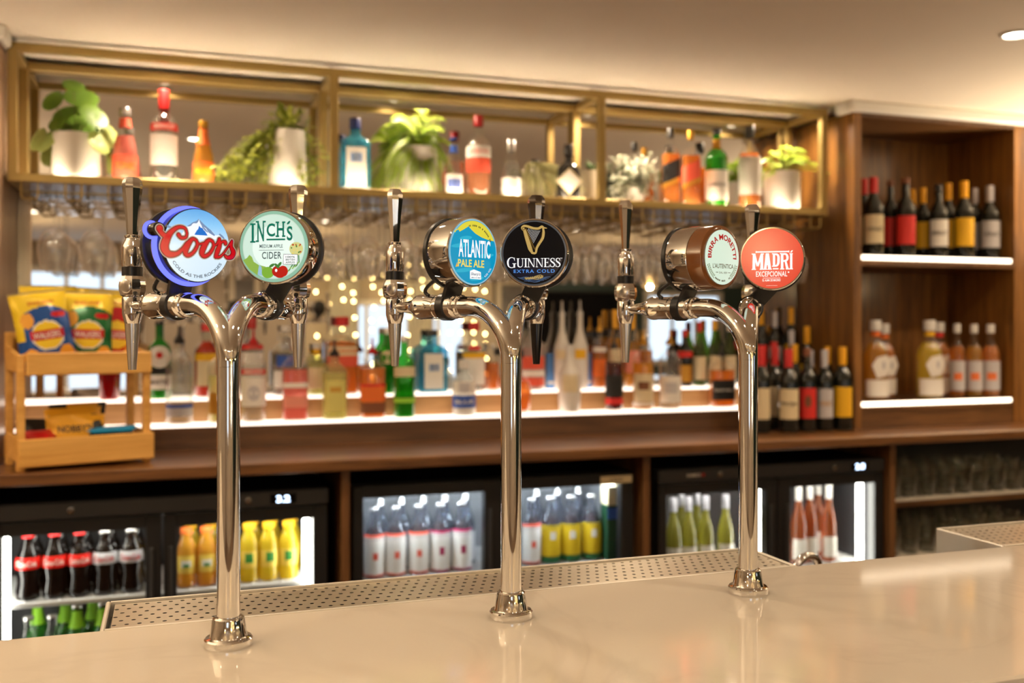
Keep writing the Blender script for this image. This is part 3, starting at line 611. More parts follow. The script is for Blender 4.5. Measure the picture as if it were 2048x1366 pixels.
def art_guinness(A, T, M):
    c = lambda x, y: ((x-1450)/450.0, (590-y)/460.0)
    blk = pm('stout_black', (.004, .006, .012), .06); A.ell(0, 0, 1, 1, lit('steel_rim', (.10, .12, .15), .3), 0, M, 64); A.ell(0, 0, .955, .955, blk, .006, M, 64)
    A.fill([(.9*cos(a), .9*sin(a)) for a in [radians(190+160*i/30) for i in range(31)]], lit('stout_navy', srgb(8, 16, 40), .5), .009, M)
    gd = lit('harp_gold', srgb(206, 176, 104), .5); gs = lit('harp_shade', srgb(120, 92, 40), .35); W2 = lit('harp_string', srgb(205, 205, 205), .5)
    A.stroke([c(*p) for p in ((1316, 262), (1345, 360), (1375, 450), (1400, 530), (1425, 585))], [.10, .13, .15, .14, .07], gs, .010, M)
    A.stroke([c(*p) for p in ((1316, 262), (1345, 360), (1372, 450), (1396, 530), (1425, 585))], [.08, .11, .12, .12, .06], gd, .013, M)
    A.stroke([c(*p) for p in ((1345, 250), (1390, 370), (1430, 470), (1462, 540))], [.03, .03, .035, .03], gs, .015, M)
    A.stroke([c(*p) for p in ((1296, 262), (1282, 232), (1310, 208), (1360, 214), (1440, 240), (1510, 246), (1560, 222), (1585, 236), (1628, 244))], [.05, .06, .07, .075, .07, .075, .08, .05, .02], gd, .017, M)
    px, py = c(1304, 245); A.ell(px, py, .05, .05, gs, .019, M, 20); A.ell(px, py, .03, .03, gd, .021, M, 16)
    A.stroke([c(*p) for p in ((1575, 240), (1584, 300), (1572, 380), (1530, 450), (1490, 520), (1472, 590), (1425, 588))], [.05, .075, .08, .075, .07, .06, .07], gd, .016, M)
    A.stroke([c(*p) for p in ((1562, 300), (1548, 380), (1505, 450), (1465, 530))], [.012]*4, gs, .019, M)
    for k in range(9):
        f = k/8.0; A.stroke([c(1378+f*154, 242+f*34+8*sin(f*pi)), c(1362+f*78, 285+f*165)], .013, W2, .0115, M, 1, False)
    serif_text(T, 'GUINNESS', *c(1446, 727), .275, 1.66, WHT, .014, M)
    px, py = c(1828, 668); T.text('TM', px, py, .028, WHT, .06, 0, .014, M)
    T.text('EXTRA COLD', *c(1452, 846), .105, lit('cold_blue', srgb(84, 150, 236), .6), 1.27, .02, .014, M, None, 1.25)
    wv = lit('wave_blue', srgb(90, 130, 180), .4)
    for k in range(6):
        y = -.745-.034*k; hw = sqrt(max(0, .90**2-y*y)); n = 40
        A.stroke([(-hw+2*hw*i/n, y+.013*sin(-hw*18+2*hw*i/n*18+k)) for i in range(n+1)], .012, wv, .0115, M, 1, False)
    px, py = c(1450, 938); A.stroke([(px-.28+.56*i/34, py+.035*sin(i*1.9)+.05*(i/34-.5)) for i in range(35)], [.018+.012*(i % 3 == 0) for i in range(35)], gd, .015, M, 3, False)
    A.stroke([(px-.1, py-.02), (px+.1, py-.05), (px+.27, py+.02), (px+.2, py+.08), (px, py+.03)], .016, gd, .015, M)
def art_moretti(A, T, M):
    A.ell(0, 0, 1, 1, lit('foam_white', srgb(214, 236, 218), .72), 0, M, 64)
    red = lit('birra_red', srgb(196, 28, 26), .5); ink = lit('olive_ink', srgb(112, 92, 40), .4)
    T.text('BIRRA MORETTI', 0, 0, .215, red, 2.42, .030, 0, M, arc_top(.74, .010))
    T.text("L'AUTENTICA", .05, -.32, .17, ink, 1.22, .012, .010, M)
    T.text('DAL 1859', .05, -.56, .07, ink, .46, .008, .010, M); T.fill([(-.38, -.565), (-.24, -.565), (-.24, -.545), (-.38, -.545)], ink, .010, M); T.fill([(.34, -.565), (.48, -.565), (.48, -.545), (.34, -.545)], ink, .010, M)
    wh = lit('wheat', srgb(120, 130, 60), .4)
    for sgn in (-1, 1):
        A.stroke([(sgn*.86*cos(a), .86*sin(a)) for a in [radians(-20-5*i) for i in range(8)]], .012, wh, .008, M)
        for i in range(8):
            a = radians(-20-5*i)
            for dr in (-.05, .05): A.ell(sgn*(.86+dr)*cos(a), (.86+dr)*sin(a), .042, .016, wh, .010, M, 10, (a if sgn > 0 else pi-a)+.9*(1 if dr > 0 else -1))
    microtext(T, -.45, .45, 0, .06, ink, 0, M, arc_bot(.86, .010), 5)
def art_madri(A, T, M):
    c = lambda x, y: ((x-1420)/470.0, (610-y)/470.0)
    A.ell(0, 0, 1, 1, lit('madrid_red', srgb(224, 50, 32), .66), 0, M, 64)
    R = lambda x0, x1, y0, y1: T.fill([c(x0, y0), c(x1, y0), c(x1, y1), c(x0, y1)], WHT, .010, M)
    R(1178, 1672, 497, 516); R(1172, 1186, 492, 521); R(1664, 1678, 492, 521)
    # slab letters
    P = lambda *p: T.fill([c(*q) for q in p], WHT, .010, M)
    R(1112, 1160, 530, 545); P((1128, 545), (1160, 530), (1166, 785), (1122, 785)) ; R(1112, 1176, 770, 785)
    P((1124, 532), (1166, 532), (1206, 700), (1190, 740)); P((1250, 532), (1290, 532), (1212, 740), (1196, 700)); R(1252, 1296, 530, 545); P((1250, 532), (1284, 545), (1286, 785), (1242, 785)); R(1234, 1296, 770, 785)
    P((1325, 530), (1368, 530), (1334, 785), (1296, 785)); P((1338, 530), (1372, 530), (1408, 785), (1362, 785)); R(1322, 1384, 690, 712); R(1286, 1344, 770, 785); R(1352, 1416, 770, 785)
    R(1420, 1440, 530, 545); R(1432, 1466, 532, 735); R(1420, 1478, 725, 740); T.stroke([c(1450, 548), c(1492, 548), c(1515, 580), c(1517, 640), (c(1512, 690)), c(1490, 724), c(1450, 724)], [.05, .06, .075, .08, .075, .06, .05], WHT, .010, M, 5, False); R(1432, 1516, 762, 782)
    R(1538, 1562, 530, 545); R(1552, 1590, 532, 785); R(1540, 1604, 770, 785); T.stroke([c(1575, 546), c(1630, 548), c(1650, 590), c(1640, 640), c(1580, 656)], [.05, .06, .075, .065, .05], WHT, .010, M, 5, False); P((1606, 650), (1634, 640), (1672, 785), (1634, 785)); R(1626, 1682, 770, 785)
    R(1682, 1730, 535, 550); R(1690, 1724, 535, 785); R(1682, 1732, 770, 785); P((1690, 520), (1712, 490), (1734, 490), (1714, 524))
    px, py = c(1412, 852); T.text('EXCEPCIONAL', px, py, .175, WHT, 1.0, .012, .010, M, None, 1.1); px, py = c(1668, 828); T.ell(px, py, .025, .025, WHT, .010, M, 14)
    R(1280, 1545, 913, 918); px, py = c(1412, 950); T.text('EL ALMA DE MADRID', px, py, .075, WHT, .58, .012, .010, M); R(1330, 1500, 1034, 1037)
def beer_tap(px, y, rot, label, spec):
    t = thing('beer_tap', label, 'beer tap', (X_at(px, y*K), y*K, CT), rot, 'chrome twin beer taps'); t.scale = (K, K, K)
    Rb = .115
    b = MB(); b.lathe([(RP, .045), (RP, ZP-Rb)], CHROME, 40, cap0=False, cap1=False)
    for sd in (-1, 1):
        d = Vector((sd*sin(HALF), cos(HALF), 0)); n = 22
        pts = [d*(Rb*(1-cos(a)))+Vector((0, 0, ZP-Rb+Rb*sin(a))) for a in [pi/2*i/n for i in range(n+1)]]+[d*.150+Vector((0, 0, ZP))]
        b.tube(pts, RP, CHROME, 36)
    b.obj('column', t, smooth=50)
    b = MB(); b.lathe([(.0425, 0), (.0435, .003), (.043, .0125), (.0405, .0150), (.034, .016), (.0328, .018), (.0288, .046), (.0278, .050), (.0250, .0525), (.0205, .053)], CHROME, 48, cap1=False); b.obj('base_collar', t, smooth=28)
    for sd, S_ in ((-1, spec[0]), (1, spec[1])):
        AF, d = arm_frame(sd); q = Vector((0, 0, 1)).cross(d)
        Tz = lambda v: Matrix.Translation((0, 0, v))
        b = MB(); b.lathe([(RP, .138), (.0235, .140), (.025, .144), (.0235, .148), (.0225, .152), (.0255, .156), (.0262, .160), (.0262, .208), (.0252, .2095), (.0252, .2115), (.0265, .213), (.0265, .262), (.0275, .264), (.0275, .272), (.0255, .278), (.0175, .292), (.0135, .310), (.0112, .330), (.0112, .350)], CHROME, 36, AF @ RX)
        b.obj('arm', t, smooth=30)
        FM = Matrix.Translation(d*ARM)
        b = MB(); P = lambda pr: [(r, z+ZP) for r, z in pr]
        b.lathe(P([(.0150, -.036), (.0165, -.032), (.0200, -.018), (.0205, -.014), (.0205, .016), (.0190, .019)]), CHROME, 32, FM)
        b.lathe(P([(.0190, .019), (.0240, .022), (.0272, .032), (.0278, .042), (.0262, .053), (.0215, .0615), (.019, .063)]), CHROME, 10, FM)
        b.lathe(P([(.0200, .081), (.0205, .083), (.0205, .121), (.0190, .126), (.0135, .136), (.0130, .140), (.0150, .1415), (.0150, .1455), (.0120, .147)]), CHROME, 32, FM)
        fa = b.obj('faucet', t, smooth=28)
        b = MB(); b.lathe(P([(.0190, .0615), (.0208, .063), (.0208, .080), (.0190, .0815)]), BLACK, 28, FM); tag(b.obj('seal_ring', fa), 'black rubber ring', None)
        b = MB(); b.lathe(P([(.0072, -.131), (.0082, -.1315), (.0150, -.040), (.0150, -.034)]), S_.get('nozzle', CHROMEB), 28, FM); b.obj('nozzle', fa)
        hr = FM @ Matrix.Rotation(S_.get('hrot', .4), 4, 'Z')
        b = MB(); b.lathe(P([(.0105, .144), (.0118, .150), (.0130, .170), (.0160, .205), (.0205, .240), (.0212, .2525), (.0195, .2585), (.0135, .2655), (.0, .2665)]), S_.get('handle', CHROME), 8, hr, 1.0, .82); b.obj('handle', fa, smooth=24)
        sm = FM @ Matrix.Translation((0, 0, ZP+.040)) @ Matrix.Rotation(S_.get('srot', -.5), 4, 'Z') @ Matrix.Rotation(pi/2, 4, 'X')
        b = MB(); b.lathe([(.0115, .022), (.0115, .0285), (.0095, .0295), (.0, .0295)], CHROMEB, 22, sm, 1.0, 1.25); b.obj('valve_screw', fa)
        # the round badge
        ctr = d*S_.get('s', .108)-q*S_.get('lean', 0.0)+Vector((0, 0, BZ)); Zb = -d; Yb = Vector((0, 0, 1)); Xb = Yb.cross(Zb)
        BM = Matrix(((Xb.x, Yb.x, Zb.x, ctr.x), (Xb.y, Yb.y, Zb.y, ctr.y), (Xb.z, Yb.z, Zb.z, ctr.z), (0, 0, 0, 1)))
        kind = S_['kind']; R0 = .0725; fr = .0685; dp = S_.get('deep', .072)
        b = MB()
        if kind == 'coors':
            b.lathe([(.066, -dp), (.068, -dp+.004), (.068, -.034), (.060, -.032)], CHROME, 56, BM)
        elif kind == 'moretti':
            b.lathe([(.070, -dp), (.0715, -dp+.002), (.0735, -dp+.007), (.0735, -.044), (.070, -.042)], CHROME, 56, BM)
        else:
            b.lathe([(.0715, -dp+.004), (.0725, -dp+.007), (R0, -.003), (.0705, -.0005), (fr+.0005, -.0005)], CHROME, 56, BM)
        bd = b.obj('badge', t, smooth=30); tag(bd, S_['label'], None)
        b = MB(); b.lathe([(.069, -dp-.008), (.0745, -dp-.006), (.0745, -dp+.003), (.070, -dp+.0045)], BLACK, 56, BM); b.obj('back_rim', bd)
        if kind == 'coors':
            bl = emitter('blue_halo', (.14, .16, 1.0), 1.5); b = MB(); b.lathe([(.060, -.031), (.0760, -.031), (.0770, -.028), (.0760, -.024), (.060, -.024)], bl, 56, BM)
            b.lathe([(.014, -.0312), (.0175, -.028), (.014, -.0238)], bl, 20, BM @ Matrix.Translation((-.0775, .026, 0))); b.obj('blue_halo', bd)
            b = MB(); b.lathe([(.062, -.023), (.0695, -.022), (.0705, -.002), (.0690, .0)], BLACKG, 56, BM)
            b.lathe([(.0125, -.022), (.0135, -.004), (.0125, .0010)], BLACKG, 20, BM @ Matrix.Translation((-.0775, .026, 0)))
            b.lathe([(.010, -.022), (.010, .0010)], pm('halo_edge', (.5, .52, .46), .3), 20, BM @ Matrix.Translation((.072, -.008, 0))); b.obj('front_plate', bd)
        if kind == 'moretti':
            ale = pm('beer_brown_rim', (.20, .075, .022), .12, 0, 0, .6); b = MB(); b.lathe([(.0690, -.043), (.0725, -.042), (.0725, -.010), (.0715, -.004), (.0655, -.0012), (.060, -.0012)], ale, 56, BM); b.obj('brown_rim', bd); fr = .0612
        A = MB(); T = MB(); AM = BM @ Matrix.Translation((0, 0, .0009)) @ Matrix.Diagonal((fr, fr, fr, 1)); globals()['art_'+kind](A, T, AM)
        A.obj('badge_face', bd, smooth=0); T.obj('lettering', bd, smooth=0)
        # bracket and cable
        ln = S_.get('lean', 0.0); b = MB(); sb = .186; xs = S_.get('s', .108)+dp*.78
        lo = d*sb+Vector((0, 0, ZP)); hi = d*xs-q*ln+Vector((0, 0, BZ-.060))
        for k0, k1, w0, w1 in ((0, 1, .044, .048),):
            v = []
            for p, w in ((lo-Vector((0, 0, .004)), w0), (hi, w1)):
                for e in (-1, 1):
                    for g in (-.005, .005): v.append(p+q*(e*w/2)+d*g)
            b.add(v, [(0, 1, 5, 4), (2, 6, 7, 3), (0, 4, 6, 2), (1, 3, 7, 5), (0, 2, 3, 1), (4, 5, 7, 6)], BLACK)
        b.lathe([(.0268, sb-.011), (.0300, sb-.010), (.0300, sb+.010), (.0268, sb+.011)], BLACK, 32, AF @ RX); b.obj('bracket', t)
        st = d*(S_.get('s', .108)+dp+.004)-q*(ln-.02)+Vector((0, 0, BZ-.045)); en = d*.235+q*.010+Vector((0, 0, ZP+.024))
        b = MB(); b.tube([st.lerp(en, k/12)+(d*.030-Vector((0, 0, .006)))*sin(pi*k/12) for k in range(13)], .0042, BLACK, 10); b.obj('cable', t)
    return t
beer_tap(457, 1.88, radians(1.0), 'chrome twin beer tap with the blue red-script badge and mint green cider badge', (
    dict(kind='coors', label='round blue mountain badge with red script lettering', lean=0.0, hrot=.55),
    dict(kind='inchs', label='round mint green cider badge', lean=.044, hrot=.2, srot=-.9)))
beer_tap(1022, 1.875, radians(-.5), 'chrome twin beer tap with the cyan pale ale badge and black harp badge', (
    dict(kind='atlantic', label='round cyan and yellow ale badge', lean=0.0, hrot=.75, deep=.068),
    dict(kind='guinness', label='round black badge with a gold harp', lean=.031, hrot=.0, nozzle=pm('black_nozzle', (.006, .005, .005), .12), handle=pm('dark_chrome', (.16, .14, .13), .08, 1.0))))
beer_tap(1496, 1.879, radians(-6.1), 'chrome twin beer tap with the brown-rimmed cream badge and plain red badge', (
    dict(kind='moretti', label='round cream badge in a brown rim', lean=0.0, s=.070, deep=.108, hrot=1.1),
    dict(kind='madri', label='round red badge with white lettering', lean=.050, hrot=.3)))
# ================================================================== BOTTLES
def paper(name, rgb, s=1.0, rough=.55): return pm('paper_'+name, [v*s for v in srgb(*rgb)], rough)
PW = paper('white', (240, 234, 224)); PCREAM = paper('cream', (226, 208, 168)); PYEL = paper('yellow', (242, 186, 24)); PRED = paper('red', (214, 40, 32)); PGREY = paper('grey', (196, 192, 194))
PBLK = paper('black', (18, 16, 16)); PBLUE = paper('blue', (40, 84, 176)); PORG = paper('orange', (232, 112, 36)); PGREEN = paper('green', (20, 92, 50)); PPINK = paper('pink', (236, 150, 130)); PSALM = paper('salmon', (232, 92, 66)); PLBL = paper('light_blue', (96, 150, 214))
PGOLD = pm('gold_foil', srgb(206, 150, 56), .35, .6); PSILV = pm('silver_foil', srgb(190, 188, 196), .35, .4); INK = paper('ink', (60, 50, 48)); PBROWN = paper('brown', (120, 70, 40))
CAPW = pm('cap_white', (.75, .72, .68), .35); CAPS = pm('cap_silver', (.72, .70, .68), .25, .9); CAPG = pm('cap_gold', srgb(214, 160, 60), .3, .8); CAPR = pm('cap_red', srgb(176, 24, 26), .35); CAPB = pm('cap_blue', srgb(28, 44, 110), .3); CAPK = pm('cap_black', (.015, .014, .014), .3); CAPY = pm('foil_yellow', srgb(240, 172, 18), .35, 0); CAPRF = pm('foil_red', srgb(206, 34, 36), .35)
def liq(name, tint, scol, solid=.45): return glass('liquid_'+name, tint, .6, 1.33, solid, scol)
LCLR = glass('liquid_clear', (.93, .94, .93), .6, 1.33, .06, (.86, .84, .80)); LPINK = liq('pink', (1, .58, .54), (.98, .34, .28), .6); LORG = liq('orange', (1, .58, .24), (1.0, .40, .08), .55); LYEL = liq('pale_yellow', (.95, .92, .55), (.92, .87, .44), .55); LAMB = liq('amber', (1, .58, .2), (.92, .36, .06), .45); LDARK = liq('dark_rum', (.30, .06, .05), (.16, .02, .02), .5); LGOLD = liq('gold', (1, .72, .22), (.92, .52, .07), .45); LRED = liq('red', (1, .25, .12), (.88, .10, .03), .55); LROSE = liq('rose', (1, .66, .46), (.90, .42, .22), .4); LWHT = liq('coconut_white', (.9, .88, .82), (.84, .78, .68), .85); LGRN = liq('green', (.35, .85, .25), (.08, .50, .05), .5)
GGREEN = glass('green_glass', (.22, .72, .20), 1, 1.45, .35, (.05, .46, .04)); GDARK = pm('dark_wine_glass', (.010, .011, .008), .07); GBLUE = glass('blue_glass', (.40, .78, .92), 1, 1.45, .3, (.10, .50, .66)); GWINE = glass('olive_wine_glass', (.34, .46, .12), 1, 1.45, .35, (.10, .17, .03)); GBLK = pm('black_apothecary_glass', (.012, .011, .011), .08); GWHT = pm('white_bottle', (.80, .75, .68), .25); GFROST = glass('frosted_glass', (.9, .92, .9), 1, 1.45, .5, (.80, .82, .78)); GAMB = glass('amber_glass', (.9, .5, .14), 1, 1.45, .3, (.5, .17, .03)); GCOLA = glass('cola_glass', (.10, .05, .035), 1, 1.5, .45, (.020, .010, .008)); GPALE = glass('pale_green_glass', (.92, .95, .78), 1, 1.45, .25, (.80, .82, .52))
STYLES = {  # profiles as (radius / body radius, height / bottle height)
 'spirit': [(.90, 0), (1, .02), (1, .60), (.97, .64), (.80, .69), (.50, .735), (.36, .76), (.34, .80), (.34, .97)],
 'front': [(.90, 0), (1, .02), (1, .71), (.95, .755), (.66, .825), (.42, .86), (.36, .885), (.36, .97)],
 'fsquare': [(.93, 0), (1, .02), (1, .74), (.95, .775), (.55, .84), (.36, .87), (.34, .89), (.34, .97)],
 'tall': [(.90, 0), (1, .02), (1, .58), (.94, .64), (.70, .71), (.42, .76), (.38, .80), (.36, .97)],
 'square': [(.93, 0), (1, .02), (1, .66), (.95, .69), (.55, .745), (.36, .77), (.34, .80), (.34, .97)],
 'squat': [(.90, 0), (1, .03), (1, .55), (.93, .62), (.66, .70), (.40, .76), (.36, .82), (.36, .97)],
 'wine': [(.92, 0), (1, .02), (1, .60), (.96, .64), (.74, .70), (.48, .745), (.40, .78), (.385, .97)],
 'burgundy': [(.92, 0), (1, .02), (1, .46), (.90, .56), (.66, .66), (.46, .74), (.40, .80), (.385, .97)],
 'tonic': [(.90, 0), (1, .02), (1, .42), (.92, .50), (.70, .62), (.50, .74), (.42, .84), (.42, .97)],
 'malibu': [(.86, 0), (.92, .02), (1, .30), (1, .52), (.92, .58), (.66, .66), (.42, .76), (.34, .84), (.32, .97)],
 'round': [(.60, 0), (.86, .06), (1, .22), (1, .34), (.84, .47), (.5, .57), (.30, .64), (.26, .75), (.26, .97)],
 'cola': [(.92, 0), (1, .03), (.98, .12), (.84, .26), (.86, .33), (.98, .45), (1.0, .52), (.98, .60), (.84, .70), (.60, .80), (.46, .90), (.44, .98)],
 'juice': [(.92, 0), (1, .03), (1, .16), (.94, .24), (1, .34), (1, .58), (.92, .70), (.70, .80), (.58, .86), (.58, .98)],
 'cider': [(.92, 0), (1, .02), (1, .56), (.92, .62), (.66, .72), (.46, .82), (.42, .88), (.42, .98)],
 'apoth': [(.90, 0), (1, .04), (1, .50), (.93, .58), (.60, .66), (.34, .70), (.30, .74), (.30, .95)],
}
def interp(prof, f):
    for (r0, z0), (r1, z1) in zip(prof, prof[1:]):
        if f <= z1: return r0+(r1-r0)*(f-z0)/max(1e-6, z1-z0)
    return prof[-1][0]
def bottle(px, w, top, Y, z, label, style='spirit', glass_m=None, liquid=None, fill=.62, cap=None, cap_f=.10, cap_r=1.12, labels=(), pourer=None, n=2.0, dr=1.0, rot=None, group=None, name='spirit_bottle', cat='bottle', seg=22, x=None, R=None, H=None):
    X = X_at(px, Y) if x is None else x
    r = w*depth(px, Y)/FPX/2 if R is None else R
    h = Z_at(px, top, Y)-z if H is None else H
    if n > 2: dr = min(dr, .041/r)
    else: r = min(r, .0465) if name == 'spirit_bottle' else r
    if group is None and name == 'spirit_bottle': Y = max(Y, Y0+TB+.008+r*dr); X = X_at(px, Y)
    t = thing(name, label, cat, (X, Y, z+.0008), -atan2(X, Y)*(.8 if n <= 2 else .25) if rot is None else rot, group)
    if pourer is not None: h -= .052
    P = STYLES[style]; prof = [(p*r, q*h) for p, q in P]
    g = glass_m or CLEAR
    b = MB(); b.lathe([(0, .0008)]+prof, g, seg, None, 1, dr, n, cap0=False, cap1=True); b.obj('bottle_glass', t, smooth=40)
    if liquid is not None:
        b = MB(); lp = [(0, .006)]+[((p-.06)*r, max(.006, q*h)) for p, q in P if q < fill]+[((interp(P, fill)-.06)*r, fill*h), (0, fill*h)]
        b.lathe(lp, liquid, seg, None, 1, dr, n, cap0=False, cap1=False); b.obj('liquid', t, smooth=40)
    rn = interp(P, .95)*r
    if pourer is not None:
        b = MB(); b.lathe([(rn*1.1, .965*h), (rn*1.15, h), (rn*.8, h+.008), (rn*.42, h+.016), (.0042, h+.030), (.0036, h+.052), (0, h+.052)], pourer, 14); b.obj('pourer', t)
    elif cap is not None:
        b = MB(); b.lathe([(rn*cap_r, (1-cap_f)*h), (rn*cap_r, h-.003), (rn*cap_r*.92, h), (0, h)], cap, 18, cap0=False, cap1=False); b.obj('cap', t)
    for lb in labels:
        f0, f1, m = lb[0], lb[1], lb[2]; ha = radians(lb[3] if len(lb) > 3 else 80); c0 = -pi/2; nz = 4
        off = .0006; lp = [(interp(P, f0+(f1-f0)*i/nz)*r+off, (f0+(f1-f0)*i/nz)*h) for i in range(nz+1)]
        b = MB(); b.lathe(lp, m, 18, None, 1, (r*dr+off)/(r+off), n, c0-ha, c0+ha)
        lo = b.obj('paper_label', t, smooth=60)
        if len(lb) > 4 and lb[4]:
            rr = interp(P, (f0+f1)/2)*r+off*2.2; b = MB()
            def fn(a, q, rr=rr):
                an = c0+a/rr; ca, sa = cos(an), sin(an)
                k = (abs(ca)**n+abs(sa)**n)**(-1.0/n) if n > 2 else 1.0
                return (rr*k*ca, (rr*dr+off)*k*sa, q)
            tf = lb[6] if len(lb) > 6 else .30
            b.text(lb[4], 0, (f0+f1)/2*h, (f1-f0)*h*tf, lb[5], min(2*ha*.8, 1.7)*rr, .012, fn=fn); b.obj('lettering', lo, smooth=0)
    return t
def crest(t, r, h, f, m, sx=.5, sy=.09, dr=1.0):
    """a printed round emblem on the front of a bottle"""
    rr = r*1.02+.001; b = MB(); v = [(0, -rr*dr, f*h)]; k = 20
    for i in range(k):
        a = 2*pi*i/k; an = -pi/2+sx*cos(a); v.append((rr*cos(an), rr*dr*sin(an), f*h+sy*h*sin(a)))
    b.add(v, [(0, i+1, (i+1) % k+1) for i in range(k)], m); b.obj('emblem', t, smooth=0)
# ---------------------------------------------------------------- on the hanging shelf
ZS = ZB-.0035
YS = 3.635
bottle(250, 48, 217, 3.61, ZS, 'small pink-labelled mixer bottle beside the round-leaved plant', 'tonic', liquid=LPINK, cap=CAPS, labels=((.06, .36, PSALM, 85, 'TONIC', PGOLD), (.74, .86, PSALM, 170)))
t = bottle(328, 52, 181, YS, ZS, 'red-capped clear vodka bottle with white crest label on the brass shelf', 'spirit', liquid=LCLR, cap=CAPR, cap_f=.20, cap_r=1.2, labels=((.20, .52, PW, 80), (.56, .64, PRED, 85, 'SMIRNOFF', PW, .6)))
crest(t, .043, .3, .37, PGREY, .45, .09)
bottle(407, 40, 243, 3.60, ZS, 'small golden mixer bottle between the vodka and the trailing plant', 'tonic', liquid=LGOLD, cap=CAPG, labels=((.06, .36, PORG, 85, 'MIXER', PYEL), (.62, .88, PORG, 170)))
bottle(710, 60, 238, 3.62, ZS, 'square pale blue gin bottle with dark cap on the brass shelf', 'square', glass_m=GBLUE, cap=CAPB, cap_f=.14, cap_r=1.15, n=6, dr=.7, labels=((.06, .60, PW, 34), (.40, .52, PLBL, 20)))
bottle(908, 34, 276, 3.58, ZS, 'small blue-capped tonic bottle in front of the fern', 'tonic', liquid=LCLR, cap=CAPB, cap_f=.05, labels=((.05, .36, PW, 80), (.12, .28, PBLUE, 50), (.74, .86, PBLUE, 170)))
bottle(957, 53, 232, 3.62, ZS, 'pink-orange gin bottle with red cap and pale band', 'spirit', liquid=LROSE, fill=.60, cap=CAPR, cap_f=.13, cap_r=1.2, labels=((.48, .62, PW, 85, 'GORDONS', PSALM, .4), (.30, .47, PSALM, 85)))
bottle(1022, 38, 280, 3.585, ZS, 'small clear mixer bottle with white label beside the grassy plant', 'tonic', liquid=LCLR, cap=CAPS, cap_f=.2, labels=((.05, .34, PW, 85), (.14, .24, PGREY, 40)))
t = bottle(1137, 56, 290, 3.60, ZS, 'squat black apothecary gin bottle with pale diamond label', 'apoth', glass_m=GBLK, cap=CAPK, cap_f=.20, cap_r=1.3)
b = MB(); hh = Z_at(1137, 290, 3.60)-ZS; b.fill([(0, -.052), (.052, 0), (0, .052), (-.052, 0)], PCREAM, .0475, Matrix.Translation((0, 0, hh*.33)) @ Matrix.Rotation(pi/2, 4, 'X')); b.fill([(0, -.042), (.042, 0), (0, .042), (-.042, 0)], PW, .0479, Matrix.Translation((0, 0, hh*.33)) @ Matrix.Rotation(pi/2, 4, 'X')); b.obj('paper_label', t, smooth=0)
def slant(t, r, h, m1, m2, f0, f1):
    b = MB(); n = 8; v = []
    for i in range(n+1):
        a = -pi/2-1.1+2.2*i/n; k = (abs(cos(a))**5+abs(sin(a))**5)**(-.2); s = (i/n-.5)*.12*h
        v += [(r*1.02*k*cos(a), (r*1.02*k*sin(a)), f0*h+s), (r*1.02*k*cos(a), (r*1.02*k*sin(a)), f1*h+s)]
    b.add(v, [(2*i, 2*i+2, 2*i+3, 2*i+1) for i in range(n)], m1); b.obj('paper_label', t, smooth=0)
    v = [(p[0]*1.01, p[1]*1.01, (p[2] if k % 2 == 0 else v[k-1][2]+.018)-.016) for k, p in enumerate(v)]
    b = MB(); b.add(v, [(2*i, 2*i+2, 2*i+3, 2*i+1) for i in range(n)], m2); b.obj('label_band', t, smooth=0)
for px, w, top, y, lb, m in ((1341, 36, 257, 3.62, 'square amber whisky bottle with slanted black label', PBLK), (1381, 36, 262, 3.58, 'square amber whisky bottle with slanted red label', PSALM)):
    t = bottle(px, w, top, y, ZS, lb, 'square', liquid=LAMB, fill=.66, cap=(CAPK if m is PBLK else CAPG), cap_f=.12, n=5, dr=1.0, rot=-.3)
    slant(t, w*depth(px, y)/FPX/2, Z_at(px, top, y)-ZS, m, PGOLD, .32, .56)
bottle(1433, 46, 258, 3.58, ZS, 'green whiskey bottle with cream label', 'spirit', glass_m=GGREEN, liquid=LGRN, cap=CAPK, cap_f=.08, labels=((.08, .46, PW, 80, 'JAMESON', INK, .14), (.74, .86, PGOLD, 90)))
bottle(1499, 48, 251, 3.57, ZS, 'tall amber whiskey bottle with large white label', 'tall', liquid=LAMB, fill=.66, cap=CAPK, cap_f=.14, cap_r=1.2, labels=((.16, .62, PW, 76),))
# ---------------------------------------------------------------- plants
def leafm(name, a, bcol):
    m, nt, out = new_mat(name); tc = N(nt, 'ShaderNodeTexCoord'); nz = N(nt, 'ShaderNodeTexNoise'); nz.inputs['Scale'].default_value = 22; L(nt, tc.outputs['Object'], nz.inputs['Vector'])
    mx = N(nt, 'ShaderNodeMixRGB'); mx.inputs[1].default_value = c4(a); mx.inputs[2].default_value = c4(bcol); L(nt, nz.outputs[0], mx.inputs[0])
    p = N(nt, 'ShaderNodeBsdfPrincipled'); p.inputs['Roughness'].default_value = .42; L(nt, mx.outputs[0], p.inputs['Base Color'])
    tr = N(nt, 'ShaderNodeBsdfTranslucent'); L(nt, mx.outputs[0], tr.inputs[0]); x = N(nt, 'ShaderNodeMixShader'); x.inputs[0].default_value = .35
    L(nt, p.outputs[0], x.inputs[1]); L(nt, tr.outputs[0], x.inputs[2]); L(nt, x.outputs[0], out.inputs[0]); return m
def leaf(mb, p, d, up, l, w, m, n=5, droop=.3, tip=.55):
    p = Vector(p); d = Vector(d).normalized(); s = d.cross(Vector(up)).normalized(); u = s.cross(d); v = []; 
    for i in range(n+1):
        f = i/n; c = p+d*(l*f)-u*(droop*l*f*f); hw = w/2*(sin(pi*min(1, f**tip))**.8 if 0 < f < 1 else .02)
        v += [tuple(c-s*hw+u*(.15*hw)), tuple(c), tuple(c+s*hw+u*(.15*hw))]
    F = []
    for i in range(n): k = 3*i; F += [(k, k+1, k+4, k+3), (k+1, k+2, k+5, k+4)]
    mb.add(v, F, m)
